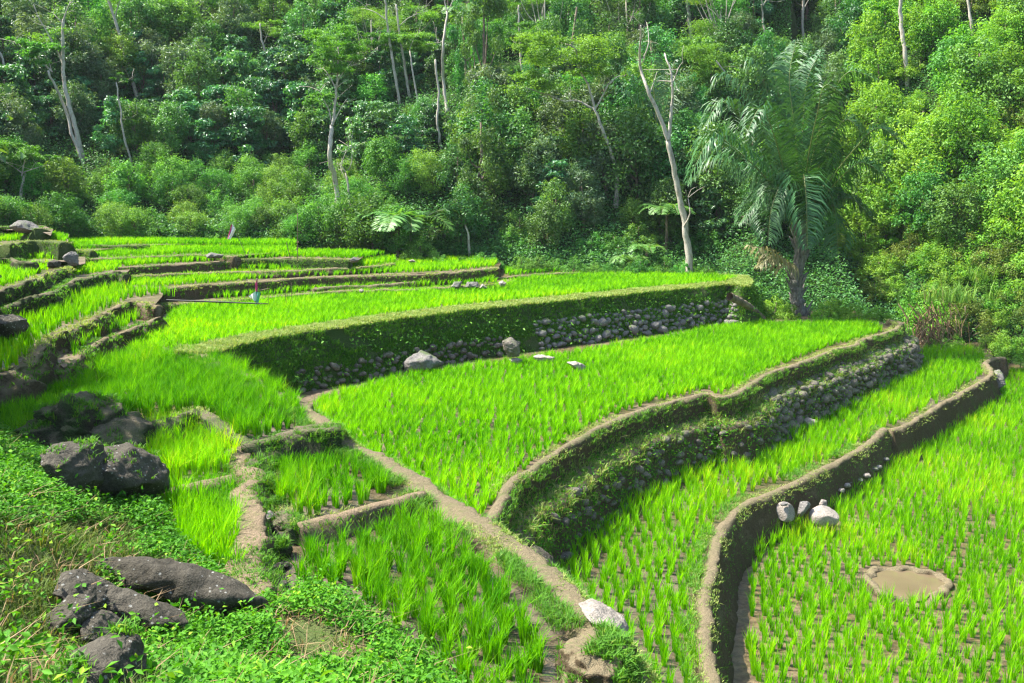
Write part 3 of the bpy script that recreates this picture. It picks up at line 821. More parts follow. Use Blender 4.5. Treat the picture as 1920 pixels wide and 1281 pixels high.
pond_c = at(1700, 1100, ZD)
white_big = at(1543, 985, ZD); white_l = at(1471, 975, ZD)
dexcl = [(pond_c[0], pond_c[1], .76), (white_big[0], white_big[1] + .1, .33), (white_l[0], white_l[1] + .1, .26)]
near = dict(h=.35, nb=30, w=.009, sp=.185, flare=.11, hv=.38, gap=.03)
rice('rice in the lowest paddy at right, in rows round the muddy pool',
     [(1408, 1420), (1402, 1180), (1402, 1080), (1420, 1022), (1470, 985), (1560, 950), (1640, 890), (1700, 845), (1790, 790), (1860, 745), (1895, 700), (1960, 690), (2300, 720), (2500, 1420)], ZD, seed=11, excl=dexcl, **near)
rice('rice in the narrow paddy between the two curved walls at right',
     [(1010, 1400), (1030, 1150), (1050, 1080), (1068, 1040), (1110, 985), (1190, 935), (1280, 888), (1350, 855), (1400, 830), (1500, 780), (1600, 722), (1700, 672), (1740, 657), (1820, 660), (1848, 672), (1838, 690), (1840, 706), (1800, 730), (1740, 766), (1690, 792), (1640, 818), (1590, 850), (1500, 890), (1430, 915), (1370, 945), (1335, 985), (1318, 1050), (1305, 1120), (1300, 1190), (1312, 1260), (1330, 1400)], ZC, seed=12, **near)
rice('rice in the big central paddy below the grassy bank',
     [(585, 765), (600, 752), (660, 735), (760, 708), (850, 694), (950, 682), (1050, 668), (1150, 653), (1250, 634), (1350, 616), (1430, 610), (1550, 606), (1640, 612), (1655, 622), (1600, 640), (1560, 648), (1480, 680), (1440, 694), (1375, 735), (1345, 742), (1325, 732), (1285, 742), (1210, 760), (1150, 780), (1100, 806), (1050, 834), (1000, 868), (955, 900), (925, 945), (900, 975), (800, 960), (640, 850)], ZB, h=.28, sp=.155, nb=26, w=.010, seed=13, flare=.12)
rice('rice in the wide bright paddy above the grassy bank',
     [(235, 668), (330, 655), (450, 638), (600, 611), (800, 584), (1000, 563), (1200, 544), (1340, 534), (1380, 526), (1340, 519), (1240, 518), (1100, 518), (1040, 520), (960, 530), (930, 540), (800, 546), (640, 553), (520, 562), (430, 572), (330, 583), (310, 605), (300, 625), (240, 655)], ZA, h=.26, sp=.155, nb=18, w=.013, seed=14, flare=.13)
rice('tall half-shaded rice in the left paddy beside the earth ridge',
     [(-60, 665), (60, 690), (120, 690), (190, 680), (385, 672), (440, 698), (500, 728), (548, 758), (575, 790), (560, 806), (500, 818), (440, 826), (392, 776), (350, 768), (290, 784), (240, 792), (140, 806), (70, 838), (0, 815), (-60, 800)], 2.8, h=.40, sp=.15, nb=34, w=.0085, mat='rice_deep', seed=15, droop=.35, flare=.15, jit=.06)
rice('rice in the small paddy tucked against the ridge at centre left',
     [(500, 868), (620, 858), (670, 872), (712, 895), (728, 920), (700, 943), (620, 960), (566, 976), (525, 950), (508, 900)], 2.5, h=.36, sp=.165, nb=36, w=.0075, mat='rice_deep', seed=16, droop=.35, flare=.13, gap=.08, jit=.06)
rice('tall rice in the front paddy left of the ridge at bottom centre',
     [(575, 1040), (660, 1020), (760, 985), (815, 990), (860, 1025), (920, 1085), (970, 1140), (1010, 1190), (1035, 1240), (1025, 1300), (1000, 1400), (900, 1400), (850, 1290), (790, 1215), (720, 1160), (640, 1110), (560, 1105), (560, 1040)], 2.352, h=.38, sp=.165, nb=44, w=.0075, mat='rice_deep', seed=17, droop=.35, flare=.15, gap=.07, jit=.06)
rice('bright rice in the small paddy right of the dark boulders',
     [(240, 840), (300, 806), (375, 800), (440, 845), (438, 885), (380, 900), (310, 905), (280, 870)], 2.56, h=.42, sp=.16, nb=38, w=.008, mat='rice', seed=18, droop=.5, flare=.14)
rice('long-bladed rice in the narrow paddy beside the sunlit earth path',
     [(290, 960), (330, 935), (440, 925), (450, 1000), (455, 1100), (380, 1085), (330, 1040)], 2.37, h=.55, sp=.15, nb=34, w=.009, mat='rice', seed=19, droop=.5, flare=.15)
far = dict(h=.26, sp=.165, nb=14, w=.015, flare=.12)
rice('rice on the tongue-shaped terrace at left', [(140, 668), (175, 642), (230, 618), (285, 594), (280, 585), (200, 585), (150, 610), (120, 650)], 3.18, seed=21, h=.32, sp=.2, nb=14, w=.014)
rice('rice on the second left terrace', [(-60, 720), (30, 690), (80, 640), (115, 614), (165, 597), (215, 573), (245, 560), (300, 553), (330, 556), (300, 545), (240, 545), (200, 540), (140, 560), (60, 600), (-60, 620)], 3.42, seed=22, h=.34, sp=.2, nb=14, w=.014)
rice('rice on the third left terrace', [(-60, 590), (0, 570), (60, 550), (100, 540), (135, 518), (180, 512), (225, 506), (225, 500), (150, 500), (60, 535), (-60, 568)], 3.74, seed=23, **far)
rice('rice on the fourth left terrace', [(-60, 552), (0, 540), (60, 520), (100, 502), (140, 494), (140, 486), (60, 488), (-60, 500)], 4.0, seed=24, **far)
rice('rice below the squared mossy block at left', [(-60, 486), (0, 482), (66, 487), (115, 486), (120, 476), (60, 470), (-60, 468)], 4.18, seed=25, **far)
rice('highest rice at far left', [(-60, 455), (28, 452), (100, 450), (118, 456), (130, 446), (80, 438), (-60, 432)], 4.52, seed=26, **far)
rice('rice strip behind the scarecrow, under the long mud wall', [(310, 562), (430, 560), (600, 546), (800, 538), (930, 530), (925, 520), (700, 530), (400, 550), (310, 556)], 3.05, seed=27, **far)
rice('rice on the terrace above the long mud wall', [(180, 543), (290, 538), (500, 523), (700, 514), (850, 508), (928, 500), (935, 492), (800, 485), (760, 490), (700, 502), (540, 511), (400, 514), (200, 524)], 3.36, seed=28, **far)
rice('small patch of rice at the right end of the long mud wall', [(950, 518), (1000, 513), (1050, 510), (1040, 505), (960, 500), (945, 508)], 3.056, seed=29, **far)
rice('thin rice band on the fourth terrace from the top', [(215, 518), (400, 508), (540, 505), (700, 498), (740, 492), (740, 486), (670, 490), (540, 490), (440, 495), (215, 507)], 3.52, seed=30, **far)
rice('rice band on the third terrace from the top', [(190, 503), (300, 495), (440, 488), (540, 482), (670, 485), (720, 476), (560, 474), (440, 484), (390, 481), (190, 489)], 3.78, seed=31, **far)
rice('rice band on the second terrace from the top', [(130, 484), (200, 482), (300, 478), (390, 475), (440, 478), (555, 472), (555, 462), (300, 462), (172, 474), (130, 475)], 3.92, seed=32, **far)
rice('highest band of rice along the forest edge', [(105, 468), (172, 467), (250, 458), (550, 460), (560, 456), (300, 452), (110, 452)], 4.10, seed=33, **far)

# ---------------------------------------------------------------- dressing on walls
grass_on(bD, 900, .15, 1.0, h=.04, nb=4, w=.007, mat='grass_wall', seed=41, flare=.03)
grass_on(bC, 3800, .05, 1.0, 0, 1, h=.09, nb=7, w=.008, seed=42)
grass_on(bC, 2600, .3, .85, 0, 1, h=.10, nb=7, w=.008, mat='grass_verge', name='lit_tone_grass', seed=49)  # paler grass paints a lit tone onto the wall face
stones_on(bC, 110, .02, .60, .12, .50, (.05, .12), 43, proud=.05)
stones_on(bC, 480, .02, .70, .50, 1.0, (.05, .17), 44, proud=.2)
P_, N_ = wall_points(bC, 500, .5, .75, 0, .9, np.random.default_rng(45))
V, Q, T, A = blades(P_, 10, .16, .4, .05, .14, .008, .7, np.random.default_rng(46))
o = link('ledge_grass', mesh_np('ledge_grass', V, [Q, T], False, A), M['grass_verge'], bC['obj']); o['kind'] = 'stuff'
P_, N_ = wall_points(bC, 1900, .05, .75, 0, .9, np.random.default_rng(47))
sprigs_on(P_, N_, 7, .06, 'weed', 'wall_weeds', bC['obj'], 48)

grass_on(bB, 9000, .30, 1.05, 0, 1, h=.10, nb=7, w=.012, seed=51, flare=.07)
grass_on(bB, 11000, .0, .6, 0, 1, h=.09, nb=7, w=.012, seed=57, flare=.06)
stones_on(bB, 290, .02, .60, .45, .84, (.05, .20), 52, 'rock_grey', proud=.2)
stones_on(bB, 110, .0, .38, .12, .42, (.05, .12), 53, name='lower_stones')
# yellow-green verge along the top
r_ = np.random.default_rng(55)
C = bB['C']; i = r_.integers(0, len(C), 9000); off = -r_.uniform(-.08, .75, 9000)
P_ = np.stack([C[i, 0] + bB['nrm'][i, 0] * off, C[i, 1] + bB['nrm'][i, 1] * off, C[i, 2] - .01 + 0 * off], 1)
V, Q, T, A = blades(P_, 7, .10, .4, .05, .08, .011, .6, r_)
o = link('verge_grass', mesh_np('verge_grass', V, [Q, T], False, A), M['grass_verge'], bB['obj']); o['kind'] = 'stuff'
P_, N_ = wall_points(bB, 260, .1, .8, .1, .9, np.random.default_rng(56))
sprigs_on(P_, N_, 9, .10, 'lime', 'bank_weeds', bB['obj'], 57, spread=.10)
# short grass on the ridge
r_ = np.random.default_rng(58)
def top_grass(info, cnt, o0, o1, h, seed, mat='grass_verge', nb=5, w=.006, s0=0., s1=1.):
    r = np.random.default_rng(seed); C = info['C']; n = len(C)
    i = r.integers(int(s0 * n), int(s1 * n), cnt); off = r.uniform(o0, o1, cnt)
    P = np.stack([C[i, 0] + info['nrm'][i, 0] * off, C[i, 1] + info['nrm'][i, 1] * off, C[i, 2] - .02 - np.maximum(off, 0) * 1.2], 1)
    f = vnoise(P, 1.4, seed); P = P[f > -.15]
    V, Q, T, A = blades(P, nb, h, .4, .04, h * .8, w, .6, r)
    o = link('short_grass', mesh_np('short_grass', V, [Q, T], False, A), M[mat], info['obj']); o['kind'] = 'stuff'
top_grass(bR, 7500, -.40, .15, .05, 61)
top_grass(bR, 2200, -.52, -.26, .12, 59, 'grass_wall', 8)
top_grass(bR, 1500, .0, .25, .09, 62, 'grass_wall', 7)
top_grass(bD, 2600, -.30, .10, .045, 63)
top_grass(bD2, 1200, -.30, .10, .045, 67)
top_grass(bD, 900, -.40, -.16, .09, 68, 'grass_wall', 7)
top_grass(bC, 4200, -.30, .10, .045, 64)
top_grass(bC, 1500, .0, .12, .08, 69, 'grass_wall', 7)
top_grass(bk1, 500, -.3, .1, .06, 65, 'grass_wall')
top_grass(bk3, 900, -.3, .25, .05, 66, 'grass_wall')

_done = {id(bD), id(bD2), id(bC), id(bB), id(bR)}
for q_, (lab_, info_) in enumerate(list(WALLS.items())):
    if id(info_) in _done: continue
    Lm = len(info_['C']) * .09; wv_ = float(-info_['rows'][0][0])
    farw = info_['C'][:, 1].mean() > 17
    top_grass(info_, int(Lm * (60 if farw else 110)), -wv_, .08, .08 if farw else .06, 300 + q_, 'grass_verge' if q_ % 2 else 'grass_wall', 5, .012 if farw else .007)
    grass_on(info_, int(Lm * 50), .1, 1.0, h=.09, nb=5, w=.012 if farw else .008, seed=400 + q_)

# ---------------------------------------------------------------- boulders and stones
def hull_rock(U0, thick, seed, rough=.05, front=2):
    import bmesh
    r = np.random.default_rng(seed); pts = []
    c = U0.mean(0)
    for q in U0: pts.append((q[0], r.uniform(-.25, .35) * thick, q[1]))
    for lay, sc, yy in ((0, .86, -.55), (1, .58, -.95), (2, .8, .7)):
        for q in U0[r.permutation(len(U0))[:max(4, int(len(U0) * .7))]]:
            k = sc * r.uniform(.82, 1.1); pts.append((c[0] + (q[0] - c[0]) * k, yy * thick * r.uniform(.75, 1.1), c[1] + (q[1] - c[1]) * k + (.10 * thick if lay < 2 else 0)))
    bm = bmesh.new(); vs = [bm.verts.new(p) for p in pts]
    res = bmesh.ops.convex_hull(bm, input=vs)
    bmesh.ops.delete(bm, geom=[v for v in bm.verts if not v.link_faces], context='VERTS')
    ext = np.ptp(U0, axis=0).max(); tgt = max(ext / 42, .008)
    for _ in range(6):
        L = [e for e in bm.edges if e.calc_length() > tgt * 1.6]
        if not L or len(bm.verts) > 9000: break
        bmesh.ops.subdivide_edges(bm, edges=L, cuts=1); bmesh.ops.triangulate(bm, faces=[f for f in bm.faces if len(f.verts) > 3])
    for _ in range(3): bmesh.ops.smooth_vert(bm, verts=bm.verts[:], factor=.5, use_axis_x=True, use_axis_y=True, use_axis_z=True)
    bm.normal_update()
    V = np.array([v.co[:] for v in bm.verts]); Nn = np.array([v.normal[:] for v in bm.verts])
    bm.verts.index_update(); T = np.array([[v.index for v in f.verts] for f in bm.faces]); bm.free()
    k = 2.2 / ext
    strat = vnoise(V * [1, 1, 3.0], k * 2.2, seed % 19)
    V = V + Nn * (ext * rough * (.45 * vnoise(V, k, seed % 17) + .30 * strat + .25 * vnoise(V, k * 3.7, seed % 13) + .14 * vnoise(V, k * 9, seed % 11)))[:, None]
    return V, T

def boulder(outline, z_or_Y, thick, label, mat='rock_dark', seed=1, sub=5, cat='boulder', name='boulder', by='z', rough=.10, group=None, foot=None, box=.55, cuts=4):
    """outline px polygon (side view). foot py gives where it stands; depth from level z there."""
    O = np.array(outline, float); c = O.mean(0)
    fy = foot if foot is not None else O[:, 1].max() - 2
    if by == 'slope':
        Yd = slope_hit(c[0], fy) + thick * .25; FG_ROCKS.append(np.array([c + (q - c) * .84 for q in O]))
    elif by == 'z': Yd = at(c[0], fy, z_or_Y)[1] + thick * .55
    else: Yd = z_or_Y
    cen = np.array(atY(c[0], c[1], Yd)); mpp = topx(cen)[2] / F
    if mat != 'earth_dark' and mat != 'redsoil' and seed not in (31, 32):
        U0 = np.stack([(O[:, 0] - c[0]) * mpp, -(O[:, 1] - c[1]) * mpp], 1) * 1.03
        U, T = hull_rock(U0, thick, seed, .05 + rough * .25)
        o = link(name, mesh_np(name, U, [T], True), M[mat]); o.location = cen
        return tag(o, label, cat, group)
    V, T = ico(sub); V = V.copy()
    ang = np.arctan2(-(O[:, 1] - c[1]), O[:, 0] - c[0]); R = np.hypot(O[:, 0] - c[0], O[:, 1] - c[1])
    o_ = np.argsort(ang); ang = ang[o_]; R = R[o_]
    ang = np.concatenate([ang[-1:] - 2 * np.pi, ang, ang[:1] + 2 * np.pi]); R = np.concatenate([R[-1:], R, R[:1]])
    th = np.arctan2(V[:, 2], V[:, 0]); rho = np.hypot(V[:, 0], V[:, 2])
    Rt = np.interp(th, ang, R)
    cen = np.array(atY(c[0], c[1], Yd)); mpp = topx(cen)[2] / F
    rr = np.clip(rho, 0, 1)**box * Rt * mpp
    U = np.stack([np.cos(th) * rr, V[:, 1] * thick, np.sin(th) * rr], 1)
    rc = np.random.default_rng(seed); ext = np.abs(U).max(0)
    for _ in range(cuts * 3):
        nn_ = unit(np.array([rc.normal(0, .7), -abs(rc.normal(0, 1)), rc.normal(.35, .6)])); Un = U / ext
        dd_ = rc.uniform(.55, .85); ov = np.maximum(Un @ nn_ - dd_, 0); U = U - ov[:, None] * nn_ * ext * .85
    sc_ = max(ext.max(), .05)
    U *= (1 + rough * .7 * vnoise(U / sc_, 1.1, seed % 17) + rough * .5 * vnoise(U / sc_, 3.3, seed % 13) + rough * .30 * vnoise(U / sc_, 8.1, seed % 11) + rough * .16 * vnoise(U / sc_, 19.0, seed % 7))[:, None]
    o = link(name, mesh_np(name, U, [T], True), M[mat]); o.location = cen
    tag(o, label, cat, group)
    return o

boulder([(183, 1052), (215, 1042), (268, 1050), (300, 1045), (340, 1062), (400, 1092), (440, 1108), (490, 1120), (495, 1140), (440, 1158), (370, 1150), (290, 1118), (220, 1090), (190, 1075)], 2.5, .20, 'long dark slab rock with pale lichen spots, above the leafy weeds', seed=3, cat='rock', name='slab_rock', by='slope')
boulder([(176, 1094), (230, 1106), (300, 1137), (354, 1168), (340, 1180), (290, 1187), (230, 1176), (205, 1156), (200, 1126)], 2.62, .18, 'wedge-shaped brown rock just below the long slab', seed=5, cat='rock', name='slab_rock', by='slope')
boulder([(115, 1075), (135, 1070), (170, 1090), (200, 1120), (208, 1145), (175, 1150), (130, 1125), (115, 1100)], 2.9, .3, 'pointed grey rock left of the long slab', seed=6, cat='rock', name='slab_rock', by='slope')
boulder([(95, 1150), (120, 1125), (165, 1130), (175, 1150), (165, 1175), (120, 1180), (98, 1170)], 3.0, .3, 'small dark knobbly rock below the pointed grey rock', seed=7, cat='rock', by='slope')
boulder([(165, 1150), (190, 1160), (215, 1185), (238, 1215), (200, 1220), (165, 1200)], 2.9, .25, 'brown sloping rock between the knobbly rock and the lowest boulder', seed=8, cat='rock', by='slope')
boulder([(125, 1235), (160, 1216), (200, 1212), (235, 1225), (250, 1255), (262, 1290), (200, 1310), (130, 1300), (122, 1260)], 3.0, .35, 'rounded black boulder at the bottom left corner', seed=9, by='slope')
boulder([(275, 1222), (300, 1212), (322, 1218), (318, 1226), (285, 1228)], 2.85, .12, 'small flat stone half buried in the weeds near the bottom', 'rock_grey', seed=10, sub=4, cat='stone', name='stone', by='slope')
boulder([(95, 840), (120, 830), (165, 836), (185, 870), (190, 905), (165, 935), (120, 915), (100, 880)], 2.80, .5, 'tall brown boulder with a pointed lit top, left of the black one', seed=21, by='slope')
boulder([(165, 850), (215, 835), (258, 838), (285, 870), (308, 900), (300, 930), (260, 950), (200, 945), (165, 920), (160, 880)], 2.62, .6, 'big black boulder overhanging the little bright paddy', seed=22, by='slope')
boulder([(60, 800), (100, 772), (130, 760), (175, 762), (215, 785), (250, 815), (258, 838), (215, 850), (160, 845), (100, 835), (65, 825)], 2.85, .6, 'crumbling mossy earth mound capping the two dark boulders', 'earth_dark', seed=23, cat='earth mound', name='earth_mound', rough=.6, cuts=1, by='slope')
boulder([(755, 680), (770, 668), (790, 657), (808, 664), (828, 680), (820, 692), (790, 702), (760, 698)], 1.75, .55, 'big grey pointed boulder set in the foot of the grassy bank', 'rock_grey', seed=24, foot=702)
boulder([(1000, 668), (1015, 664), (1040, 670), (1036, 680), (1010, 682)], 1.80, .2, 'pale flat stone in the rice, second from right of three', 'rock_pale', 25, 4, 'stone', 'stone', foot=684)
boulder([(952, 673), (968, 671), (980, 675), (976, 682), (955, 683)], 1.80, .15, 'small pale stone lying in rice left of the flat one', 'rock_pale', 26, 4, 'stone', 'stone', foot=684)
boulder([(1063, 680), (1078, 677), (1098, 686), (1095, 697), (1080, 695)], 1.78, .2, 'pale pitted stone beside the little bare patch in the central rice', 'rock_pale', 27, 4, 'stone', 'stone', foot=700)
boulder([(942, 640), (958, 632), (974, 646), (974, 668), (955, 670), (944, 655)], 1.75, .22, 'tall upright stone in the river-stone part of the bank', 'rock_wall', 28, 4, 'stone', 'stone', foot=688)
boulder([(1518, 965), (1530, 953), (1552, 950), (1572, 963), (1570, 978), (1545, 984), (1520, 980)], 0.0, .20, 'largest white boulder beside the lowest bund', 'rock_pale', 31, 5, foot=1004, rough=.04, cuts=1)
boulder([(1454, 958), (1462, 945), (1480, 944), (1490, 958), (1486, 972), (1470, 977), (1457, 970)], 0.0, .2, 'round white boulder with a little stone on top, next to the bund', 'rock_pale', 32, 5, foot=1010, rough=.05, cuts=1)
boulder([(1462, 946), (1470, 941), (1478, 942), (1476, 948), (1465, 949)], 0.0, .06, 'little flat stone lying on the round white boulder', 'rock_grey', 33, 3, 'stone', 'stone', foot=1012)
boulder([(1494, 962), (1500, 942), (1512, 938), (1520, 945), (1508, 960), (1500, 972)], 0.02, .12, 'small brown rock between the two white boulders', 'rock_grey', 34, 4, 'stone', 'stone', foot=998)
boulder([(1536, 946), (1540, 936), (1549, 938), (1551, 950), (1543, 956)], 0.02, .08, 'small pinkish stone standing behind the largest white boulder', 'rock_pale', 35, 4, 'stone', 'stone', foot=985)
G_ST = 'little stones along the foot of the lowest bund'
for k, (x, y, s, m) in enumerate([(1543, 932, 5, 'rock_grey'), (1578, 920, 7, 'rock_pale'), (1588, 911, 8, 'rock_pale'), (1592, 905, 6, 'rock_grey'), (1612, 900, 6, 'rock_grey'), (1625, 892, 8, 'rock_pale'), (1640, 880, 7, 'rock_grey'), (1648, 876, 6, 'rock_pale'), (1662, 862, 6, 'rock_grey')]):
    boulder([(x - s, y), (x - s * .5, y - s * .6), (x + s * .6, y - s * .6), (x + s, y), (x + s * .4, y + s * .5), (x - s * .5, y + s * .5)], .03, .09, 'small loose stone in the row along the foot of the lowest bund', m, 60 + k, 3, 'stone', 'stone', foot=y + s + 17, group=G_ST)
boulder([(1672, 815), (1680, 808), (1688, 815), (1685, 828), (1674, 826)], .1, .12, 'white stone in the outlet gap of the lowest bund', 'rock_pale', 71, 4, 'stone', 'stone', foot=846)
boulder([(1668, 838), (1676, 833), (1686, 838), (1680, 845)], .03, .1, 'grey stone below the white one at the bund outlet', 'rock_grey', 72, 4, 'stone', 'stone', foot=856)
boulder([(1862, 700), (1872, 694), (1880, 705), (1882, 725), (1868, 735), (1860, 720)], .0, .3, 'grey boulder bulging from the S-bent end of the lowest bund', 'rock_grey', 73, 4, foot=742)
boulder([(1085, 1138), (1110, 1133), (1130, 1140), (1160, 1160), (1178, 1178), (1175, 1200), (1135, 1192), (1105, 1165)], 2.34, .30, 'large cream rock leaning on the outside of the ridge', 'rock_pale', 74, 5, foot=1212, rough=.08)
boulder([(1338, 835), (1352, 826), (1378, 830), (1380, 840), (1355, 848), (1340, 844)], ZC, .25, 'flat grey stone at the foot of the curving stone wall', 'rock_grey', 75, 4, 'stone', 'stone', foot=862)
boulder([(1372, 845), (1385, 838), (1398, 848), (1395, 858), (1376, 858)], ZC, .18, 'pale stone standing out in the rice before the stone wall', 'rock_pale', 76, 4, 'stone', 'stone', foot=868)
boulder([(1452, 783), (1465, 777), (1480, 785), (1475, 797), (1456, 797)], ZC, .2, 'rounded pale stone at the wall foot, left of a pair', 'rock_grey', 77, 4, 'stone', 'stone', foot=806)
boulder([(1504, 788), (1515, 783), (1532, 790), (1528, 800), (1508, 800)], ZC, .18, 'pale flat stone in the rice, right of the wall foot pair', 'rock_pale', 78, 4, 'stone', 'stone', foot=808)
boulder([(1488, 760), (1498, 752), (1512, 758), (1510, 768), (1490, 770)], ZC, .2, 'grey rounded stone tight under the wall, above the pale flat one', 'rock_grey', 79, 4, 'stone', 'stone', foot=780)
# upper field stones
boulder([(845, 538), (852, 528), (866, 529), (862, 540), (850, 542)], 3.0, .3, 'slanting pale stone, left of three on the thin bund', 'rock_grey', 81, 4, 'stone', 'stone', foot=546)
boulder([(872, 540), (876, 529), (895, 529), (902, 540), (888, 543)], 3.0, .35, 'squat dark grey stone, middle of three on the thin bund', 'rock_grey', 82, 4, 'stone', 'stone', foot=546)
boulder([(898, 540), (905, 532), (914, 540), (905, 544)], 3.0, .25, 'small cream stone, right of three on the thin bund', 'rock_pale', 83, 4, 'stone', 'stone', foot=546)
boulder([(935, 530), (942, 526), (950, 532), (948, 540), (938, 538)], 3.0, .25, 'white stone near the corner of the long mud wall', 'rock_pale', 84, 4, 'stone', 'stone', foot=543)
boulder([(673, 544), (678, 541), (683, 545), (680, 550), (674, 549)], 3.0, .1, 'small round white stone at the foot of the short mud wall', 'rock_pale', 85, 4, 'stone', 'stone', foot=556)
boulder([(385, 480), (400, 475), (418, 479), (415, 484), (392, 485)], 3.9, .4, 'flat grey stone at the end of an upper bund, left of the flag', 'rock_grey', 86, 4, 'stone', 'stone', foot=487)
boulder([(656, 488), (664, 482), (674, 487), (670, 492), (658, 493)], 3.75, .3, 'rounded grey stone on the upper terraces beside the bushes', 'rock_grey', 87, 4, 'stone', 'stone', foot=495)
boulder([(766, 489), (774, 487), (780, 491), (770, 493)], 3.5, .2, 'small pale stone in rice behind the long mud wall', 'rock_pale', 88, 4, 'stone', 'stone', foot=496)
boulder([(120, 480), (135, 472), (143, 478), (149, 495), (138, 500), (125, 490)], 4.0, .35, 'pointed dark grey rock at the end of the fourth left bund', 'rock_grey', 89, 4, 'rock', foot=502)
boulder([(92, 495), (100, 488), (112, 490), (114, 503), (95, 504)], 4.0, .3, 'low brown rock left of the pointed grey one', 'rock_dark', 90, 4, 'rock', foot=507)
boulder([(24, 426), (40, 414), (58, 417), (82, 436), (60, 438), (30, 436)], 4.85, .5, 'smooth grey rock on the mossy bank at top left', 'rock_grey', 91, 4, 'rock', foot=434)
boulder([(-10, 595), (10, 590), (42, 600), (45, 620), (35, 632), (0, 640), (-15, 620)], 3.45, .5, 'cracked dark rock at the left edge with a stick against it', 'rock_dark', 92, 5, 'rock', foot=645)
boulder([(42, 690), (60, 680), (75, 685), (80, 698), (50, 702)], 3.0, .25, 'small broken stone in the tall rice at far left', 'rock_grey', 93, 4, 'stone', 'stone', foot=708)
boulder([(490, 965), (505, 958), (515, 968), (508, 980), (494, 978)], 2.4, .12, 'pale stone in the ditch beside the sunlit path, topmost', 'rock_pale', 94, 4, 'stone', 'stone', foot=984)
G_DT = 'wet stones in the ditch'
for k, (x, y, s) in enumerate([(515, 1035, 14), (528, 1005, 12), (520, 1065, 13), (505, 1010, 10), (530, 1100, 14), (545, 1110, 10), (512, 1085, 10), (536, 1060, 9)]):
    boulder([(x - s, y), (x - s * .5, y - s * .6), (x + s * .6, y - s * .7), (x + s, y), (x + s * .4, y + s * .6), (x - s * .5, y + s * .5)], 2.36, .1, 'dark wet stone among others in the ditch beside the sunlit path', 'rock_dark', 160 + k, 4, 'stone', 'stone', foot=y + s * .7, group=G_DT)
boulder([(1040, 1290), (1050, 1235), (1075, 1205), (1120, 1195), (1170, 1205), (1200, 1245), (1215, 1300), (1130, 1330)], 2.2, .5, 'dark earth lump ending the ridge at the bottom edge', 'earth', 95, 5, 'earth mound', 'earth_mound', rough=.32, foot=1330, cuts=1)
for k, (x, y, s) in enumerate([(480, 885, 30), (500, 915, 22), (460, 870, 18)]):
    boulder([(x - s, y), (x - s * .6, y - s * .6), (x + s * .5, y - s * .7), (x + s, y), (x + s * .6, y + s * .7), (x - s * .5, y + s * .7)], 2.45, s * .0075, ['largest crumbled dark earth lump by the head of the sunlit path', 'lower dark earth lump by the head of the sunlit path', 'smallest dark earth lump by the head of the sunlit path'][k], 'earth_dark', 170 + k, 5, 'earth lump', 'earth_lump', foot=y + s * .8, rough=.3)
for k, (x, y, s) in enumerate([(535, 985, 26), (560, 1000, 20), (515, 955, 20), (530, 1030, 18)]):
    boulder([(x - s, y), (x - s * .6, y - s * .6), (x + s * .5, y - s * .7), (x + s, y), (x + s * .6, y + s * .7), (x - s * .5, y + s * .7)], 2.36, s * .006, ['broad wet earth lump at the corner of the small paddy above the ditch', 'wet earth lump at the left end of the thin pale mud lip', 'dark clod highest in the ditch', 'dark clod half way down the ditch'][k], 'earth_dark', 180 + k, 5, 'earth lump', 'earth_lump', foot=y + s * .9, rough=.35)
boulder([(985, 1035), (1005, 1025), (1030, 1040), (1045, 1065), (1035, 1085), (1005, 1075)], 1.0, .4, 'dark rock in the shaded corner below the mud lip', 'rock_dark', 96, 5, 'rock', foot=1090)

# tufts growing on mounds and boulders
def tuft_obj(o, cnt, seed, h=.09, mat='grass_wall', upmin=.25, nb=6):
    r = np.random.default_rng(seed); me = o.data
    nv = len(me.vertices); co = np.empty(nv * 3, np.float32); me.vertices.foreach_get('co', co); co = co.reshape(-1, 3)
    no = np.empty(nv * 3, np.float32); me.vertices.foreach_get('normal', no); no = no.reshape(-1, 3)
    idx = np.where((no[:, 2] > upmin))[0]
    if not len(idx): return
    f = np.array([mnoise.noise(Vector((p[0] * 4, p[1] * 4, p[2] * 4 + seed))) for p in co[idx]])
    idx = idx[f > -.05]
    if not len(idx): return
    P = co[r.choice(idx, cnt)] + r.normal(0, .01, (cnt, 3))
    V, Q, T, A = blades(P, nb, h, .5, .03, h * .8, .008, .7, r)
    g = link('moss_tufts', mesh_np('moss_tufts', V, [Q, T], False, A), M[mat], o); g['kind'] = 'stuff'
for q_, o_ in enumerate([o for o in COL.objects if o.type == 'MESH' and o.get('category') in ('earth mound', 'earth lump')]):
    tuft_obj(o_, 500 if o_['category'] == 'earth mound' else 110, 500 + q_, .09)
for q_, o_ in enumerate([o for o in COL.objects if o.type == 'MESH' and o.name.split('.')[0] == 'boulder' and o.get('category') == 'boulder' and o.location.y < 18 and o.data.materials[0].name == 'dark_boulder']):
    tuft_obj(o_, 60, 600 + q_, .07, 'grass_wall', .55)

# ---------------------------------------------------------------- muddy pool
rp = np.random.default_rng(5)
th = np.linspace(0, 2 * np.pi, 61)[:-1]
pc = pond_c
def pr(t): return .54 + .07 * np.sin(2 * t + .4) + .05 * np.sin(3 * t + 1) + .025 * np.sin(7 * t) + .02 * np.sin(11 * t + 2)
pv = [(pc[0], pc[1], .05)] + [(pc[0] + pr(t) * math.cos(t), pc[1] + pr(t) * math.sin(t) * 1.05, .05) for t in th]
o = link('pool_water', mesh_np('pool_water', np.array(pv), [np.array([[0, 1 + k, 1 + (k + 1) % 60] for k in range(60)])]), M['water']); tag(o, kind='structure')
mb = MB(); rows = 14; V = []
n_t = 160; tt = np.linspace(0, 2 * np.pi, n_t, endpoint=False)
gapf = 1 - .85 * np.exp(-((tt - 1.75) / .22)**2) - .9 * np.exp(-((tt - 4.8) / .5)**2)
G = []
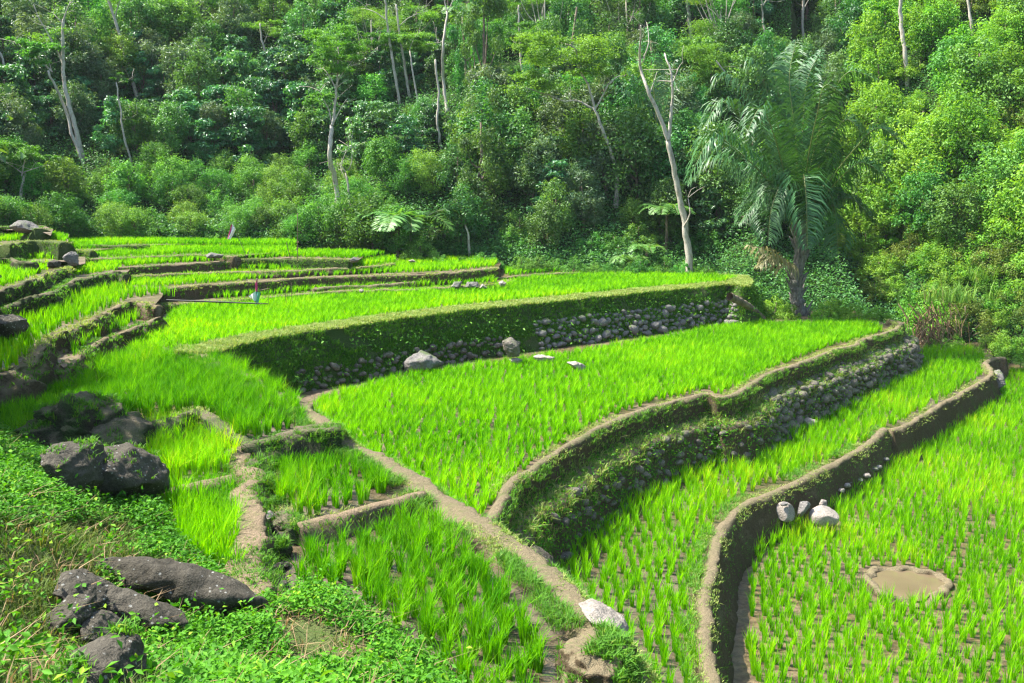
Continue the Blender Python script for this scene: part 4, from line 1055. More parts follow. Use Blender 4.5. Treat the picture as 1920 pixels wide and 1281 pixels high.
for k in range(rows + 1):
    s = k / rows; off = -.05 + .20 * s; hgt = .10 * np.sin(np.pi * s)**.7 if 0 < s < 1 else 0
    rr = pr(tt) + off
    G.append(np.stack([pc[0] + rr * np.cos(tt), pc[1] + rr * np.sin(tt) * 1.05, .0 + .0 * tt + (hgt * gapf + .005 - (.05 if k == 0 else 0))], 1))
G = np.stack(G, 1).reshape(-1, 3); G[:, 2] += np.clip(vnoise(G, 9, 2), -1, 1) * .03; G[:, :2] += np.stack([vnoise(G, 5, 3), vnoise(G, 5, 4)], 1) * .035
i = np.arange(n_t)[:, None] * (rows + 1) + np.arange(rows)[None]; i2 = ((np.arange(n_t) + 1) % n_t)[:, None] * (rows + 1) + np.arange(rows)[None]
Q = np.stack([i, i2, i2 + 1, i + 1], -1).reshape(-1, 4)
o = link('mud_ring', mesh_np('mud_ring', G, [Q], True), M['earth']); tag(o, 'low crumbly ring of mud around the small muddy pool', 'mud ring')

# ---------------------------------------------------------------- foreground cover
r_ = np.random.default_rng(70)
def slope_scatter(cnt, poly_px=None, zone=None, seed=1):
    r = np.random.default_rng(seed)
    X = r.uniform(-12.5, 1.2, int(cnt * 1.28)); Y = r.uniform(3.6, 15, int(cnt * 1.28))
    k = inpoly(np.stack([X, Y], -1), SL_POLY); X, Y = X[k], Y[k]
    Z = slope_z(X, Y)
    P = np.stack([X, Y, Z], 1)
    px, py, dp = topx(P.T)
    k = ((px > -80) | ((px > -800) & (r.uniform(0, 1, len(px)) < .55))) & (px < 1050) & (py < 1500)
    return P[k], px[k], py[k]
P_, px, py = slope_scatter(95000, seed=71)
# leafy mat: lower right of the slope and the belt along its upper edge
f = vnoise(P_, .8, 3)
nearrock = np.zeros(len(P_), bool)
for O in FG_ROCKS: nearrock |= inpoly(np.stack([px, py], 1), O)
leafy = ((px > 250) & (f > -.35) | (f > .28) | (py < 990)) & ~(nearrock & True)
bare = (px > 230) & (px < 430) & (py > 1150) & (py < 1240) & (f < .1)
L_ = P_[leafy & ~bare]
pxl = px[leafy & ~bare]
L_ = L_[r_.uniform(0, 1, len(L_)) < .85]
hgt = np.clip(.05 + .10 * vnoise(L_, 1.6, 9) + .03, .01, .25)
nl = 7
C = np.repeat(L_, nl, 0) + r_.normal(0, .035, (len(L_) * nl, 3)); C[:, 2] += np.repeat(hgt, nl) * r_.uniform(.3, 1.3, len(C)) + .02
nn = r_.normal(0, .45, (len(C), 3)) + [0, 0, 1]
tone = np.clip(np.repeat(.45 + .5 * vnoise(L_, 1.1, 5), nl) + r_.normal(0, .2, len(C)), 0, 1)
V, T, A = leaves(C, nn, .048, .026, r_, A=tone)
o = link('leafy_weeds', mesh_np('leafy_weeds', V, [T], False, A), M['weed']); tag(o, 'low leafy weeds carpeting the bottom left slope', 'ground cover', kind='stuff')
P3, px3, py3 = slope_scatter(3600, seed=75)
k3 = np.ones(len(P3), bool)
for O in FG_ROCKS: k3 &= ~inpoly(np.stack([px3, py3], 1), O)
k3 &= (vnoise(P3, .9, 21) > -.1)
P3 = P3[k3]; nl = 9
C = np.repeat(P3, nl, 0) + r_.normal(0, .06, (len(P3) * nl, 3)); C[:, 2] += r_.uniform(.05, .22, len(C))
V, T, A = leaves(C, r_.normal(0, .6, (len(C), 3)) + [0, 0, .8], .060, .030, r_)
o = link('broad_leaved_weeds', mesh_np('broad_leaved_weeds', V, [T], False, A), M['weed']); tag(o, 'larger-leaved weeds scattered through the foreground slope', 'weeds', kind='stuff')
P4, px4, py4 = slope_scatter(5000, seed=76)
V, Q, T, A = blades(P4, 4, .20, .6, .05, .22, .006, .9, r_)
o = link('dead_stems', mesh_np('dead_stems', V, [Q, T], False, A), M['dry']); tag(o, 'thin dead stems lying in the weeds of the foreground slope', 'dead stems', kind='stuff')
P2, px2, py2 = slope_scatter(70000, seed=72)
k = (px2 < 330) | (py2 < 1060) | (r_.uniform(0, 1, len(px2)) < .06)
for O in FG_ROCKS: k &= ~inpoly(np.stack([px2, py2], 1), O)
G2 = P2[k]
V, Q, T, A = blades(G2, 5, .11, .5, .05, .09, .006, .8, r_, hscale=np.clip(1 + .8 * vnoise(G2, 1.1, 8), .4, 2))
o = link('slope_grass', mesh_np('slope_grass', V, [Q, T], False, A), M['weed_dull']); tag(o, 'dull fine grass on the left foreground slope', 'grass', kind='stuff')
# taller grass along the slope's edge
E = SE[(SE[:, 1] > 5)]
C = np.repeat(E, 26, 0) + np.concatenate([r_.normal(0, .28, (len(E) * 26, 2)), np.zeros((len(E) * 26, 1))], 1)
C[:, 2] = slope_z(C[:, 0], C[:, 1]) - .14
V, Q, T, A = blades(C, 6, .30, .5, .05, .22, .009, .8, r_)
o = link('edge_grass', mesh_np('edge_grass', V, [Q, T], False, A), M['weed']); tag(o, 'taller loose grass along the upper edge of the left slope', 'grass', kind='stuff')

# ---------------------------------------------------------------- plants of the forest
def clump_leaves(mb, c, rad, cnt, L, W, r, flat=1.0, up=.5, tone=.5, down=0., shell=.15, inner=True):
    d = unit(r.normal(0, 1, (cnt, 3)))
    rr = r.uniform(shell, 1.0, cnt)**.6 * (1 + .35 * np.abs(r.normal(0, 1, cnt))**2 * .5)
    P = c + d * rr[:, None] * rad * np.array([1, 1, flat])
    nn = d * (1 - up) + np.array([0, 0, up]) + r.normal(0, .38, (cnt, 3))
    V, T, A = leaves(P, nn, L, W, r, A=np.clip(tone + r.normal(0, .22, cnt), 0, 1), down=down)
    mb.add(V, None, T, A)

def tree_proto(style, seed, H=4.0, R=1.5, L=.2, W=.09, n=3800, mat='dark', bark='bark_brown', trunk_h=.45):
    r = np.random.default_rng(seed)
    tb = MB(); cb = MB()
    tops = []
    lean = r.normal(0, .06, 2)
    tp = np.array([[lean[0] * t * H, lean[1] * t * H, -.4 + (H * .8 + .4) * t] for t in np.linspace(0, 1, 6)])
    tb_r = np.linspace(.035 * H / 2, .012 * H / 2, 6) + .01
    tube(tb, tp, tb_r, 6)
    if style == 'round':
        K = 60
        for k in range(K):
            u = unit(r.normal(0, 1, 3)) * r.uniform(.55, 1.12); u[2] = u[2] * (1 if u[2] > 0 else .8)
            c = np.array([lean[0] * H, lean[1] * H, H * .52]) + u * np.array([R * .75, R * .75, H * .42])
            tops.append((c, R * r.uniform(.14, .34)))
        for c, q in tops: clump_leaves(cb, c, q, n // K, L, W, r, 1.0, .35, r.uniform(.1, .9))
    elif style == 'tier':
        K = 56
        for k in range(K):
            t = r.uniform(.02, 1); a = r.uniform(0, 6.28); rad = R * (1.1 - t * .65) * r.uniform(.3, 1.05)
            c = np.array([math.cos(a) * rad, math.sin(a) * rad, H * t]); tops.append((c, R * r.uniform(.16, .32)))
        for c, q in tops: clump_leaves(cb, c, q, n // K, L, W, r, .5, .5, r.uniform(.1, .9), down=.5)
    elif style == 'cone':
        K = 48
        for k in range(K):
            t = r.uniform(.05, 1); a = r.uniform(0, 6.28); rad = R * (1.0 - t)**.7 * r.uniform(.3, 1)
            c = np.array([math.cos(a) * rad, math.sin(a) * rad, H * (.1 + .85 * t)]); tops.append((c, R * r.uniform(.14, .34) * (1.2 - t * .6)))
        for c, q in tops: clump_leaves(cb, c, q, n // K, L, W, r, 1.1, .4, r.uniform(.3, .8))
    elif style == 'bush':
        K = 46
        for k in range(K):
            a = r.uniform(0, 6.28); rad = R * math.sqrt(r.uniform()) * 1.0
            z = H * (1 - (rad / R)**2 * .75) * r.uniform(.15, 1.05)
            tops.append((np.array([math.cos(a) * rad, math.sin(a) * rad, z]), R * r.uniform(.10, .28)))
        for c, q in tops: clump_leaves(cb, c, q, n // K, L, W, r, 1.0, .35, r.uniform(.1, .9))
    elif style == 'droop':
        K = 30
        for k in range(K):
            a = r.uniform(0, 6.28); t = r.uniform(.05, 1); rad = R * (.5 + .5 * math.sin(t * 3)) * r.uniform(.5, 1)
            tops.append((np.array([math.cos(a) * rad, math.sin(a) * rad, H * t]), R * r.uniform(.2, .34)))
        for c, q in tops: clump_leaves(cb, c, q, n // K, L, W, r, 1.5, .15, r.uniform(.2, .8), down=2.0)
    elif style == 'feather':
        K = 16
        for k in range(K):
            a = r.uniform(0, 6.28); rad = R * math.sqrt(r.uniform(.05, 1))
            tops.append((np.array([math.cos(a) * rad, math.sin(a) * rad, H * (.80 + .16 * r.uniform() - .10 * (rad / R)**2)]), R * r.uniform(.22, .36)))
        for c, q in tops: clump_leaves(cb, c, q, n // K, L, W, r, .28, .8, r.uniform(.3, .8), shell=.0)
    idx = r.permutation(len(tops))[:7 if style != 'feather' else 12]
    for q in idx:
        c, _ = tops[q]; t0 = r.uniform(.25, .75); s = tp[int(t0 * 5)]
        m = (s + c) / 2 + r.normal(0, .08 * H / 3, 3) + [0, 0, -.05 * H]
        tube(tb, catmull([s, m, c], .4), np.linspace(.016 * H / 2 + .006, .006, len(catmull([s, m, c], .4))), 4)
    trunk = tb.mesh('trunk', True); crown = cb.mesh('crown')
    trunk.materials.append(M[bark]); crown.materials.append(M[mat])
    return trunk, crown

def put_tree(proto, name, loc, s, rz, label, cat, group, sz=None):
    e = empty(name, loc, label, cat, group)
    e.scale = (s, s, s * (sz or 1)); e.rotation_euler = (0, 0, rz)
    for nm, me in (('trunk', proto[0]), ('crown', proto[1])):
        o = bpy.data.objects.new(nm, me); COL.objects.link(o); o.parent = e
    return e

def put_shrub(proto, name, loc, s, rz, label, cat, group, sz=None):
    return put_tree(proto, name, loc, s, rz, label, cat, group, sz)

PR = {
 'coffee': [tree_proto('tier', 200 + k, 2.8, 1.35, .21, .095, 3600, 'coffee') for k in range(4)],
 'dark': [tree_proto('round', 210 + k, 4.2, 1.6, .17, .085, 5200, 'dark') for k in range(4)],
 'mid': [tree_proto('round', 220 + k, 3.6, 1.5, .15, .08, 5200, 'mid') for k in range(3)],
 'grey': [tree_proto('round', 230 + k, 3.8, 1.5, .20, .055, 5200, 'grey') for k in range(2)],
 'cone': [tree_proto('round', 240 + k, 2.5, 1.4, .12, .05, 5400, 'mid') for k in range(3)],
 'bush': [tree_proto('bush', 250 + k, 1.5, 1.2, .11, .055, 4200, 'mid') for k in range(3)],
 'limebush': [tree_proto('bush', 260 + k, 1.6, 1.3, .13, .065, 4200, 'lime') for k in range(4)],
 'lime': [tree_proto('round', 270 + k, 3.6, 1.5, .15, .075, 5000, 'lime') for k in range(3)],
 'olive': [tree_proto('bush', 280 + k, 1.8, 1.3, .12, .045, 4200, 'olive') for k in range(2)],
 'droop': [tree_proto('droop', 290 + k, 6.5, 1.2, .17, .06, 7000, 'dark') for k in range(2)],
 'feather': [tree_proto('feather', 300 + k, 6.0, 2.2, .12, .045, 5200, 'feather', 'bark_pale') for k in range(3)],
}
TXT = {
 'coffee': ('coffee_bush', 'glossy dark green coffee bush in tiers among many on the forest slope', 'coffee bush', 'coffee bushes on the slope'),
 'dark': ('dark_broadleaf_tree', 'dark green broadleaf tree in the close forest on the slope', 'tree', 'dark forest trees'),
 'mid': ('forest_tree', 'mid green round-crowned tree in the forest on the slope', 'tree', 'mid green forest trees'),
 'grey': ('grey_leaved_tree', 'grey-green narrow-leaved tree in the forest on the slope', 'tree', 'grey-green forest trees'),
 'cone': ('rounded_bush', 'fine-leaved rounded bush in the green belt behind the top terraces', 'bush', 'rounded bushes behind the terraces'),
 'bush': ('shrub', 'low rounded mid green shrub at the foot of the forest', 'shrub', 'shrubs at the forest foot'),
 'limebush': ('shrub', 'bright yellow-green shrub on the sunny right-hand slope', 'shrub', 'bright shrubs on the right slope'),
 'lime': ('sunlit_tree', 'bright light green tree on the sunny right-hand slope', 'tree', 'bright trees on the right slope'),
 'olive': ('shrub', 'olive and dry-tinged shrub on the sunny right-hand slope', 'shrub', 'olive shrubs on the right slope'),
 'droop': ('creeper_hung_tree', 'tall tree hung with creepers in the middle of the forest edge', 'tree', 'creeper-hung trees'),
 'feather': ('feathery_tree', 'feathery flat-topped light green tree rising over the forest', 'tree', 'feathery flat-topped trees'),
}
COUNT = {}
TRUNKS = []
def plant(kind, px, py, s, r, dY=0, sz=None, lift=0):
    P, ok = hill_hit([px], [py])
    if not ok[0]: return None
    p = P[0]
    if COUNT.get(kind, 0) >= 290: return None
    if math.hypot(p[0] - 10.4, p[1] - 32.6) < 4.6 and not (kind == 'bush' and s < .5): return None
    if math.hypot(p[0] + 4.4, p[1] - 38.5) < 2.2: return None
    tallm = {'coffee': 2.8, 'dark': 4.2, 'mid': 3.6, 'grey': 3.8, 'cone': 2.5, 'bush': 1.5, 'limebush': 1.6, 'lime': 3.6, 'olive': 1.8, 'droop': 6.5, 'feather': 6.0}[kind]
    for path, Yd, wgt in TRUNKS:
        if p[1] > Yd + .3: continue
        top_y = py - tallm * s * F / p[1] * 1.02; rpx = 1.35 * s * F / p[1] * wgt
        seg = [q for q in path if top_y - 5 < q[1] < py + 5]
        if any(abs(q[0] - px) < rpx for q in seg):
            base = path[0]
            room = (py - base[1]) / (F / p[1])      # metres of trunk hidden allowed
            if kind in ('coffee', 'dark', 'mid', 'grey', 'lime', 'cone') and min(abs(q[0] - px) for q in seg) < rpx:
                s2 = max(.28, (py - base[1]) * p[1] / F / tallm * 1.15)
                if s2 < s: s = s2 if s2 > .3 else 0
                if s == 0: return None
            else: return None
    COUNT[kind] = COUNT.get(kind, 0) + 1
    nm, lab, cat, grp = TXT[kind]
    pr_ = PR[kind][r.integers(len(PR[kind]))]
    return put_tree(pr_, nm, (p[0], p[1], p[2] - .15 + lift), s, r.uniform(0, 6.28), lab, cat, grp, sz)

r_ = np.random.default_rng(98)
# edge shrubs, hand placed on the rim
def rim(kind, x, y, z, s, label=None, sz=None):
    nm, lab, cat, grp = TXT[kind]
    p = at(x, y, z); pr_ = PR[kind][r_.integers(len(PR[kind]))]
    return put_tree(pr_, nm, (p[0], p[1], z - .1), s, r_.uniform(0, 6.28), label or lab, cat, None if label else grp, sz)
for x, y, s in [(140, 452, .6), (190, 452, .65), (230, 455, .55), (330, 458, .6), (380, 455, .5), (420, 458, .5), (500, 462, .6), (550, 466, .75), (600, 470, .8), (650, 474, .85), (700, 478, .85), (745, 482, .75), (790, 486, .5)]:
    rim('bush' if s < .75 else 'cone', x, y, 4.0 - (x - 140) / 650 * .5, s * (1.0 if x < 480 else 1.25))
for x in range(830, 1400, 34):
    rim('bush', x + r_.uniform(-12, 12), 500 + (x - 830) * .028 + r_.uniform(-3, 2), 3.3 - (x - 830) / 600 * .4, r_.uniform(.28, .5))
for x, y, s in [(1420, 592, .6), (1450, 596, .65), (1475, 597, .45), (1545, 598, .5), (1600, 600, .5), (1645, 600, .45)]:
    rim('limebush', x, y, 1.75, s * .8, None)
rim('limebush', 1560, 596, 1.75, .5)
for x, y, s in [(1790, 655, .35), (1850, 655, .4), (1890, 668, .55), (1915, 672, .5), (1760, 650, .35)]:
    rim('limebush', x, y, .5, s)

# undergrowth between the trees
r = np.random.default_rng(111)
px = r.uniform(-60, 1980, 26000); py = r.uniform(-20, 640, 26000)
P, ok = hill_hit(px, py); P = P[ok]
K = 13
C = np.repeat(P, K, 0) + r.normal(0, .28, (len(P) * K, 3)); C[:, 2] = hill_z(C[:, 0], C[:, 1]) + np.abs(r.normal(0, .28, len(C)))
nn = r.normal(0, .5, (len(C), 3)) + [0, -.2, 1]
V, T, A = leaves(C, nn, .13, .06, r, A=np.clip(np.repeat(r.uniform(0, 1, len(P)), K) + r.normal(0, .15, len(C)), 0, 1))
o = link('undergrowth', mesh_np('undergrowth', V, [T], False, A), M['dark']); tag(o, 'low leafy undergrowth covering the forest slope', 'undergrowth', kind='stuff')

# ---------------------------------------------------------------- pale-trunked trees traced one by one
def pale_tree(path, branches, crowns, label, rb=.11, rt=.04, mat='bark_pale', Y=None, name='pale_trunk_tree', cat='tree', group=None, crown_mat='feather', r_seed=1, leafL=.13, leafW=.05):
    r = np.random.default_rng(r_seed)
    if Y is None:
        P, ok = hill_hit([path[0][0]], [path[0][1]]); Yd = P[0][1] if ok[0] else 45
    else: Yd = Y
    W = [np.array(atY(x, y, Yd)) for x, y in path]
    pp_ = catmull(np.array(path, float), 12); TRUNKS.append(([tuple(q) for q in pp_], Yd, 1.15))
    W = np.array([w + [0, r.normal(0, .15) if i else 0, 0] for i, w in enumerate(W)])
    base = W[0].copy(); W[0][2] -= .0
    W = np.vstack([W[0] - [0, 0, .6], W])
    e = empty(name, base, label, cat, group)
    tb = MB(); C = catmull(W - base, .25)
    C[1:] += r.normal(0, .018, (len(C) - 1, 3))
    R = np.linspace(rb, rt, len(C)) * (1 + .12 * r.normal(0, 1, len(C)) * .5)
    R[:3] *= 1.25
    tube(tb, C, R, 8)
    tb.build('trunk', M[mat], e, True)
    for br in branches:
        B = np.array([np.array(atY(x, y, Yd)) - base for x, y in br[:-1]]) ; rad = br[-1]
        for q in range(1, len(B)): B[q][1] += r.normal(0, .25) * q * .4
        mb = MB(); Cb = catmull(B, .25); Cb[1:] += r.normal(0, .015, (len(Cb) - 1, 3)); tube(mb, Cb, np.linspace(rad, rad * .35, len(Cb)), 6)
        # twigs
        for _ in range(4):
            s = Cb[r.integers(len(Cb) // 3, len(Cb))]; q = s + r.normal(0, .45, 3) * [1, 1, .6] + [0, 0, .35]
            Ct = catmull([s, (s + q) / 2 + r.normal(0, .06, 3), q], .15); tube(mb, Ct, np.linspace(rad * .3, .006, len(Ct)), 4)
        mb.build('branch', M[mat], e, True)
    if crowns:
        cb = MB()
        for (x, y, rx_, ry_, dens) in crowns:
            c = np.array(atY(x, y, Yd)) - base; mp = Yd / F
            Rr = np.array([rx_ * mp, max(rx_, ry_) * mp * .8, ry_ * mp])
            K = max(4, int(9 * dens))
            for _ in range(K):
                u = r.uniform(-1, 1, 3); u = u / max(1, np.linalg.norm(u))
                cc = c + u * Rr * .8
                clump_leaves(cb, cc, Rr[0] * r.uniform(.25, .42), int(240 * dens), leafL, leafW, r, .3, .75, r.uniform(.3, .8), shell=0.)
        cb.build('crown', M[crown_mat], e)
    return e

pale_tree([(1292, 517), (1291, 465), (1276, 375), (1253, 262)], [[(1253, 262), (1235, 215), (1212, 165), (1203, 120), (1195, 55), .085], [(1253, 262), (1260, 200), (1256, 140), (1248, 98), .075], [(1258, 162), (1272, 130), (1278, 118), .03], [(1282, 425), (1292, 400), (1291, 372), .035], [(1206, 110), (1216, 80), (1214, 40), .03]],
          [], 'bare forked white tree standing on the paddy edge in front of the forest', .15, .09, Y=35.6, r_seed=1)
pale_tree([(1156, 376), (1155, 315), (1130, 245), (1115, 205)], [[(1115, 205), (1080, 188), (1060, 190), (1028, 176), (985, 165), .05], [(1115, 205), (1128, 185), (1140, 160), (1165, 138), .045], [(1115, 205), (1103, 160), (1085, 125), (1074, 92), (1045, 80), .055]],
          [(1060, 95, 95, 28, 1.6), (1000, 150, 55, 18, 1.2), (1110, 130, 50, 18, .8), (1020, 80, 60, 20, 1)], 'crooked pale tree with a long left branch and thin feathery leaves, middle of the forest', .10, .055, Y=40, r_seed=2)
pale_tree([(632, 433), (628, 350), (622, 290), (623, 235)], [[(623, 235), (628, 190), (632, 130), (632, 85), .07], [(624, 235), (612, 200), (600, 170), .04], [(625, 232), (640, 200), (652, 185), .035], [(630, 160), (650, 128), (672, 120), .03], [(629, 165), (615, 140), (605, 128), .03]],
          [(632, 75, 55, 30, 1.3), (600, 185, 32, 22, .8), (655, 120, 45, 20, .8), (610, 120, 35, 20, .6)], 'tall straight white-trunked tree behind the flag', .13, .085, Y=38.6, r_seed=3)
pale_tree([(662, 422), (655, 360), (650, 325)], [[(650, 325), (642, 312), (648, 290), (655, 280), .03], [(650, 325), (660, 305), (660, 265), .03], [(652, 340), (640, 320), (634, 318), .02]], [(655, 318, 20, 14, .4)], 'small thin grey tree just right of the tall white trunk', .06, .035, Y=38.8, r_seed=4)
pale_tree([(156, 306), (143, 235), (128, 175), (118, 120), (118, 35)], [[(118, 120), (100, 80), (78, 40), (68, 10), .05], [(118, 40), (128, 15), (142, 0), .04], [(118, 45), (100, 25), .03]], [(90, 55, 55, 25, .5)], 'tall pale slanting tree with a fork at top left', .13, .06, r_seed=5)
pale_tree([(157, 312), (132, 250), (118, 205), (98, 135)], [[(98, 135), (70, 105), (45, 90), (20, 76), .04], [(96, 132), (92, 120), .03]], [(80, 100, 38, 24, 1.2), (30, 80, 30, 14, .5)], 'pale leaning tree just left of the slanting forked one', .09, .05, r_seed=6)
pale_tree([(263, 200), (246, 140), (232, 95), (215, 35), (200, -20)], [[(215, 35), (222, 10), (235, -15), .04], [(212, 25), (200, 0), (192, -10), .04]], [(205, 0, 40, 22, .6)], 'tall pale tree leaning left, near the top left', .12, .06, r_seed=7)
pale_tree([(247, 312), (236, 250), (228, 195), (222, 155)], [[(222, 155), (235, 150), (248, 145), .02], [(232, 225), (245, 222), (262, 215), .015]], [(222, 145, 18, 12, .4)], 'thin grey pole-like tree right of the slanting pair', .055, .03, r_seed=8)
pale_tree([(750, 200), (738, 120), (728, 60), (722, -10)], [[(728, 40), (700, 22), (672, 12), .03]], [(712, 78, 38, 18, 1.2)], 'pale straight tree, left of three close together near the top', .09, .055, r_seed=9)
pale_tree([(768, 183), (757, 110), (748, 55), (744, 10)], [[(748, 50), (765, 35), (800, 18), .03]], [(775, 78, 45, 20, 1.3), (800, 20, 35, 14, .6)], 'mottled pale tree, middle of three close together near the top', .09, .055, r_seed=10)
pale_tree([(783, 190), (775, 140), (768, 95)], [[(768, 95), (775, 75), (785, 60), .02]], [(775, 70, 30, 14, .7)], 'shorter thin pale tree, right of three close together near the top', .06, .04, r_seed=11)
pale_tree([(828, 285), (820, 230), (822, 180), (815, 112)], [], [], 'crooked branchless pale trunk in the middle of the forest', .075, .05, r_seed=12)
pale_tree([(838, 205), (830, 150), (832, 90), (838, 20)], [[(838, 20), (832, -5), (825, -15), .03], [(838, 22), (848, 5), (850, -10), .03], [(832, 75), (820, 80), (816, 50), .02]], [], 'tall bare pale tree with a forked top, top middle', .10, .05, r_seed=13)
pale_tree([(978, 132), (975, 80), (972, 10)], [[(976, 90), (960, 75), .02]], [(985, 60, 45, 18, 1.2)], 'short pale trunk among feathery leaves near the top middle', .08, .05, r_seed=14)
pale_tree([(881, 487), (879, 450), (872, 410)], [], [], 'broken grey stump at the forest foot behind the long mud wall', .09, .03, Y=37.4, name='dead_stump', cat='stump', r_seed=15)
pale_tree([(1297, 82), (1292, 40), (1288, -15)], [], [], 'stout pale trunk at the top, above the bare forked tree', .13, .1, r_seed=16)
pale_tree([(1434, 78), (1432, 40), (1430, 5)], [[(1431, 10), (1424, -6), .04], [(1431, 10), (1438, -6), .04]], [(1360, 55, 75, 16, 1.3)], 'thin pale trunk at the top left of the palm', .07, .05, r_seed=17)
pale_tree([(1506, 85), (1504, 40), (1506, -15)], [[(1505, 20), (1520, -5), .03]], [], 'brownish pale trunk at the top, straight above the palm', .09, .07, r_seed=18)
pale_tree([(1701, 175), (1696, 100), (1692, 40), (1690, -20)], [], [], 'straight white trunk at the top right', .11, .09, r_seed=19)
pale_tree([(1824, 82), (1820, 40), (1817, -15)], [], [], 'small pale trunk near the top right corner', .08, .06, r_seed=20)
pale_tree([(38, 382), (40, 345), (42, 325)], [[(42, 325), (25, 312), (12, 302), .03], [(42, 325), (60, 318), (88, 308), .03], [(41, 330), (48, 300), (50, 285), .03]], [(45, 280, 50, 22, .9), (90, 300, 25, 12, .5)], 'small spreading pale tree at the left edge', .07, .045, r_seed=21)
pale_tree([(500, 112), (495, 85), (488, 45)], [[(495, 80), (502, 60), .02]], [(495, 50, 40, 20, .8)], 'small pale trunk near the top, left of the tall white one', .07, .04, r_seed=22)
pale_tree([(10, 148), (4, 110), (-4, 95)], [], [], 'short pale stem at the left edge near the top', .07, .05, r_seed=23)
pale_tree([(1395, 250), (1375, 160), (1345, 115)], [[(1375, 160), (1390, 120), .02]], [(1330, 95, 60, 14, 1)], 'thin leaning grey stem behind the palm, upper left', .06, .035, r_seed=24)
r_ = np.random.default_rng(99)
rowsy = np.arange(-70, 500, 30)
for ry in rowsy:
    for rx_ in np.arange(-110, 2060, 52):
        px = rx_ + r_.uniform(-24, 24); py = ry + r_.uniform(-13, 13)
        u = r_.uniform()
        if 655 < px < 722 and 15 < py < 130: continue
        if px > 1640 + r_.uniform(-60, 60) or (px > 1560 and 250 < py < 600 and u < .8):
            if py > 640: continue
            kind = 'limebush' if u < .5 else ('lime' if u < .72 else ('olive' if u < .86 else 'mid'))
            if py < 150 and u < .45: kind = 'lime'
            s = r_.uniform(.75, 1.15)
        elif py > 335 - .02 * px and px < 830:
            kind = 'cone' if u < .62 else ('bush' if u < .9 else 'mid'); s = r_.uniform(.55, .8)
        elif px < 830:
            if py > 100: kind = 'coffee' if u < .64 else ('mid' if u < .74 else ('dark' if u < .88 else 'grey'))
            else: kind = 'mid' if u < .4 else ('dark' if u < .7 else ('olive' if u < .8 else 'grey'))
            s = r_.uniform(.65, 1.05)
        elif px < 1330:
            kind = 'dark' if u < .4 else ('mid' if u < .66 else ('coffee' if u < .8 else ('grey' if u < .93 else 'droop')))
            s = r_.uniform(.65, 1.05)
            if py > 440: kind = 'bush' if u < .6 else 'dark'; s = r_.uniform(.5, .8)
        else:
            kind = 'dark' if u < .55 else ('coffee' if u < .7 else ('mid' if u < .92 else 'grey')); s = r_.uniform(.6, 1.0)
            if py > 470: kind = 'bush' if u < .5 else 'dark'; s = r_.uniform(.5, .75)
        plant(kind, px, py, s, r_)
# extra lime bushes lower on the right slope
for ry in np.arange(440, 640, 30):
    for rx_ in np.arange(1540, 2080, 48):
        px = rx_ + r_.uniform(-20, 20); py = ry + r_.uniform(-12, 12)
        if 1650 < px < 1735 and py > 560: continue
        if px < 1700 and py > 585: continue
        plant('limebush' if r_.uniform() < .7 else 'olive', px, py, r_.uniform(.55, .85), r_)
for k, (x, y, s) in enumerate([(930, 470, 1.15), (905, 440, 1.0), (1085, 475, .9)]):
    plant('droop', x, y, s, r_)
for x, y, s in [(700, 170, .8), (1180, 130, .8), (1020, 130, .8), (1350, 120, .8), (1630, 190, .55), (880, 70, .7), (1480, 60, .7)]:
    plant('feather', x, y, s, r_)
# rounded lime tree right of the palm
p, ok = hill_hit([1640], [170])
put_tree(PR['lime'][0], 'forest_tree', tuple(p[0]), .95, 1.0, 'rounded yellow-green tree with a thin stem, right of the palm top', 'tree', None, 1.1)

# ---------------------------------------------------------------- palms and ferns
def frond(mb_leaf, mb_r, ctrl, r, nl=70, LL=.9, W=.045, rr=.03, droopy=1.0, tone=.5, vshape=.5, taper=1.0):
    C = catmull(np.array(ctrl, float), .06); 
    s = np.linspace(0, 1, len(C))
    tube(mb_r, C[::2], np.linspace(rr, .006, len(C[::2])), 5)
    T = unit(np.gradient(C, axis=0))
    idx = np.linspace(len(C) * .10, len(C) - 1, nl).astype(int)
    up = np.array([0, 0, 1.0])
    M_ = []
    for i in idx:
        t = T[i]; side = np.cross(t, up); 
        if np.linalg.norm(side) < .15: side = np.cross(t, np.array([0.2, 1, 0]))
        side = unit(side); nb = np.cross(side, t)
        env = math.sin(math.pi * min(1, (.12 + .88 * s[i])**.8))**.6 * taper + .12
        for sg in (-1, 1):
            L = LL * env * r.uniform(.8, 1.1)
            d = unit(side * sg * 1.0 + t * r.uniform(.35, .6) + nb * vshape * r.uniform(.2, 1) + r.normal(0, .12, 3))
            a = C[i]; b = a + d * L * .5; 
            g = droopy * r.uniform(.6, 1.2)
            d2 = unit(d + np.array([0, 0, -1]) * g * .9); c = b + d2 * L * .3; d3 = unit(d2 + np.array([0, 0, -1]) * g * .9); e = c + d3 * L * .3
            wv = unit(np.cross(d, nb) * .7 + t * .7) * W * .5
            V = np.array([a - wv * .5, a + wv * .5, b + wv, b - wv, c + wv * .8, c - wv * .8, e])
            M_.append(V)
    V = np.array(M_).reshape(-1, 3); k = np.arange(len(M_))[:, None] * 7
    mb_leaf.add(V, np.concatenate([k + [[0, 1, 2, 3]], k + [[3, 2, 4, 5]]]), k + [[5, 4, 6]], np.repeat(np.clip(tone + r.normal(0, .2, len(M_)), 0, 1), 7))

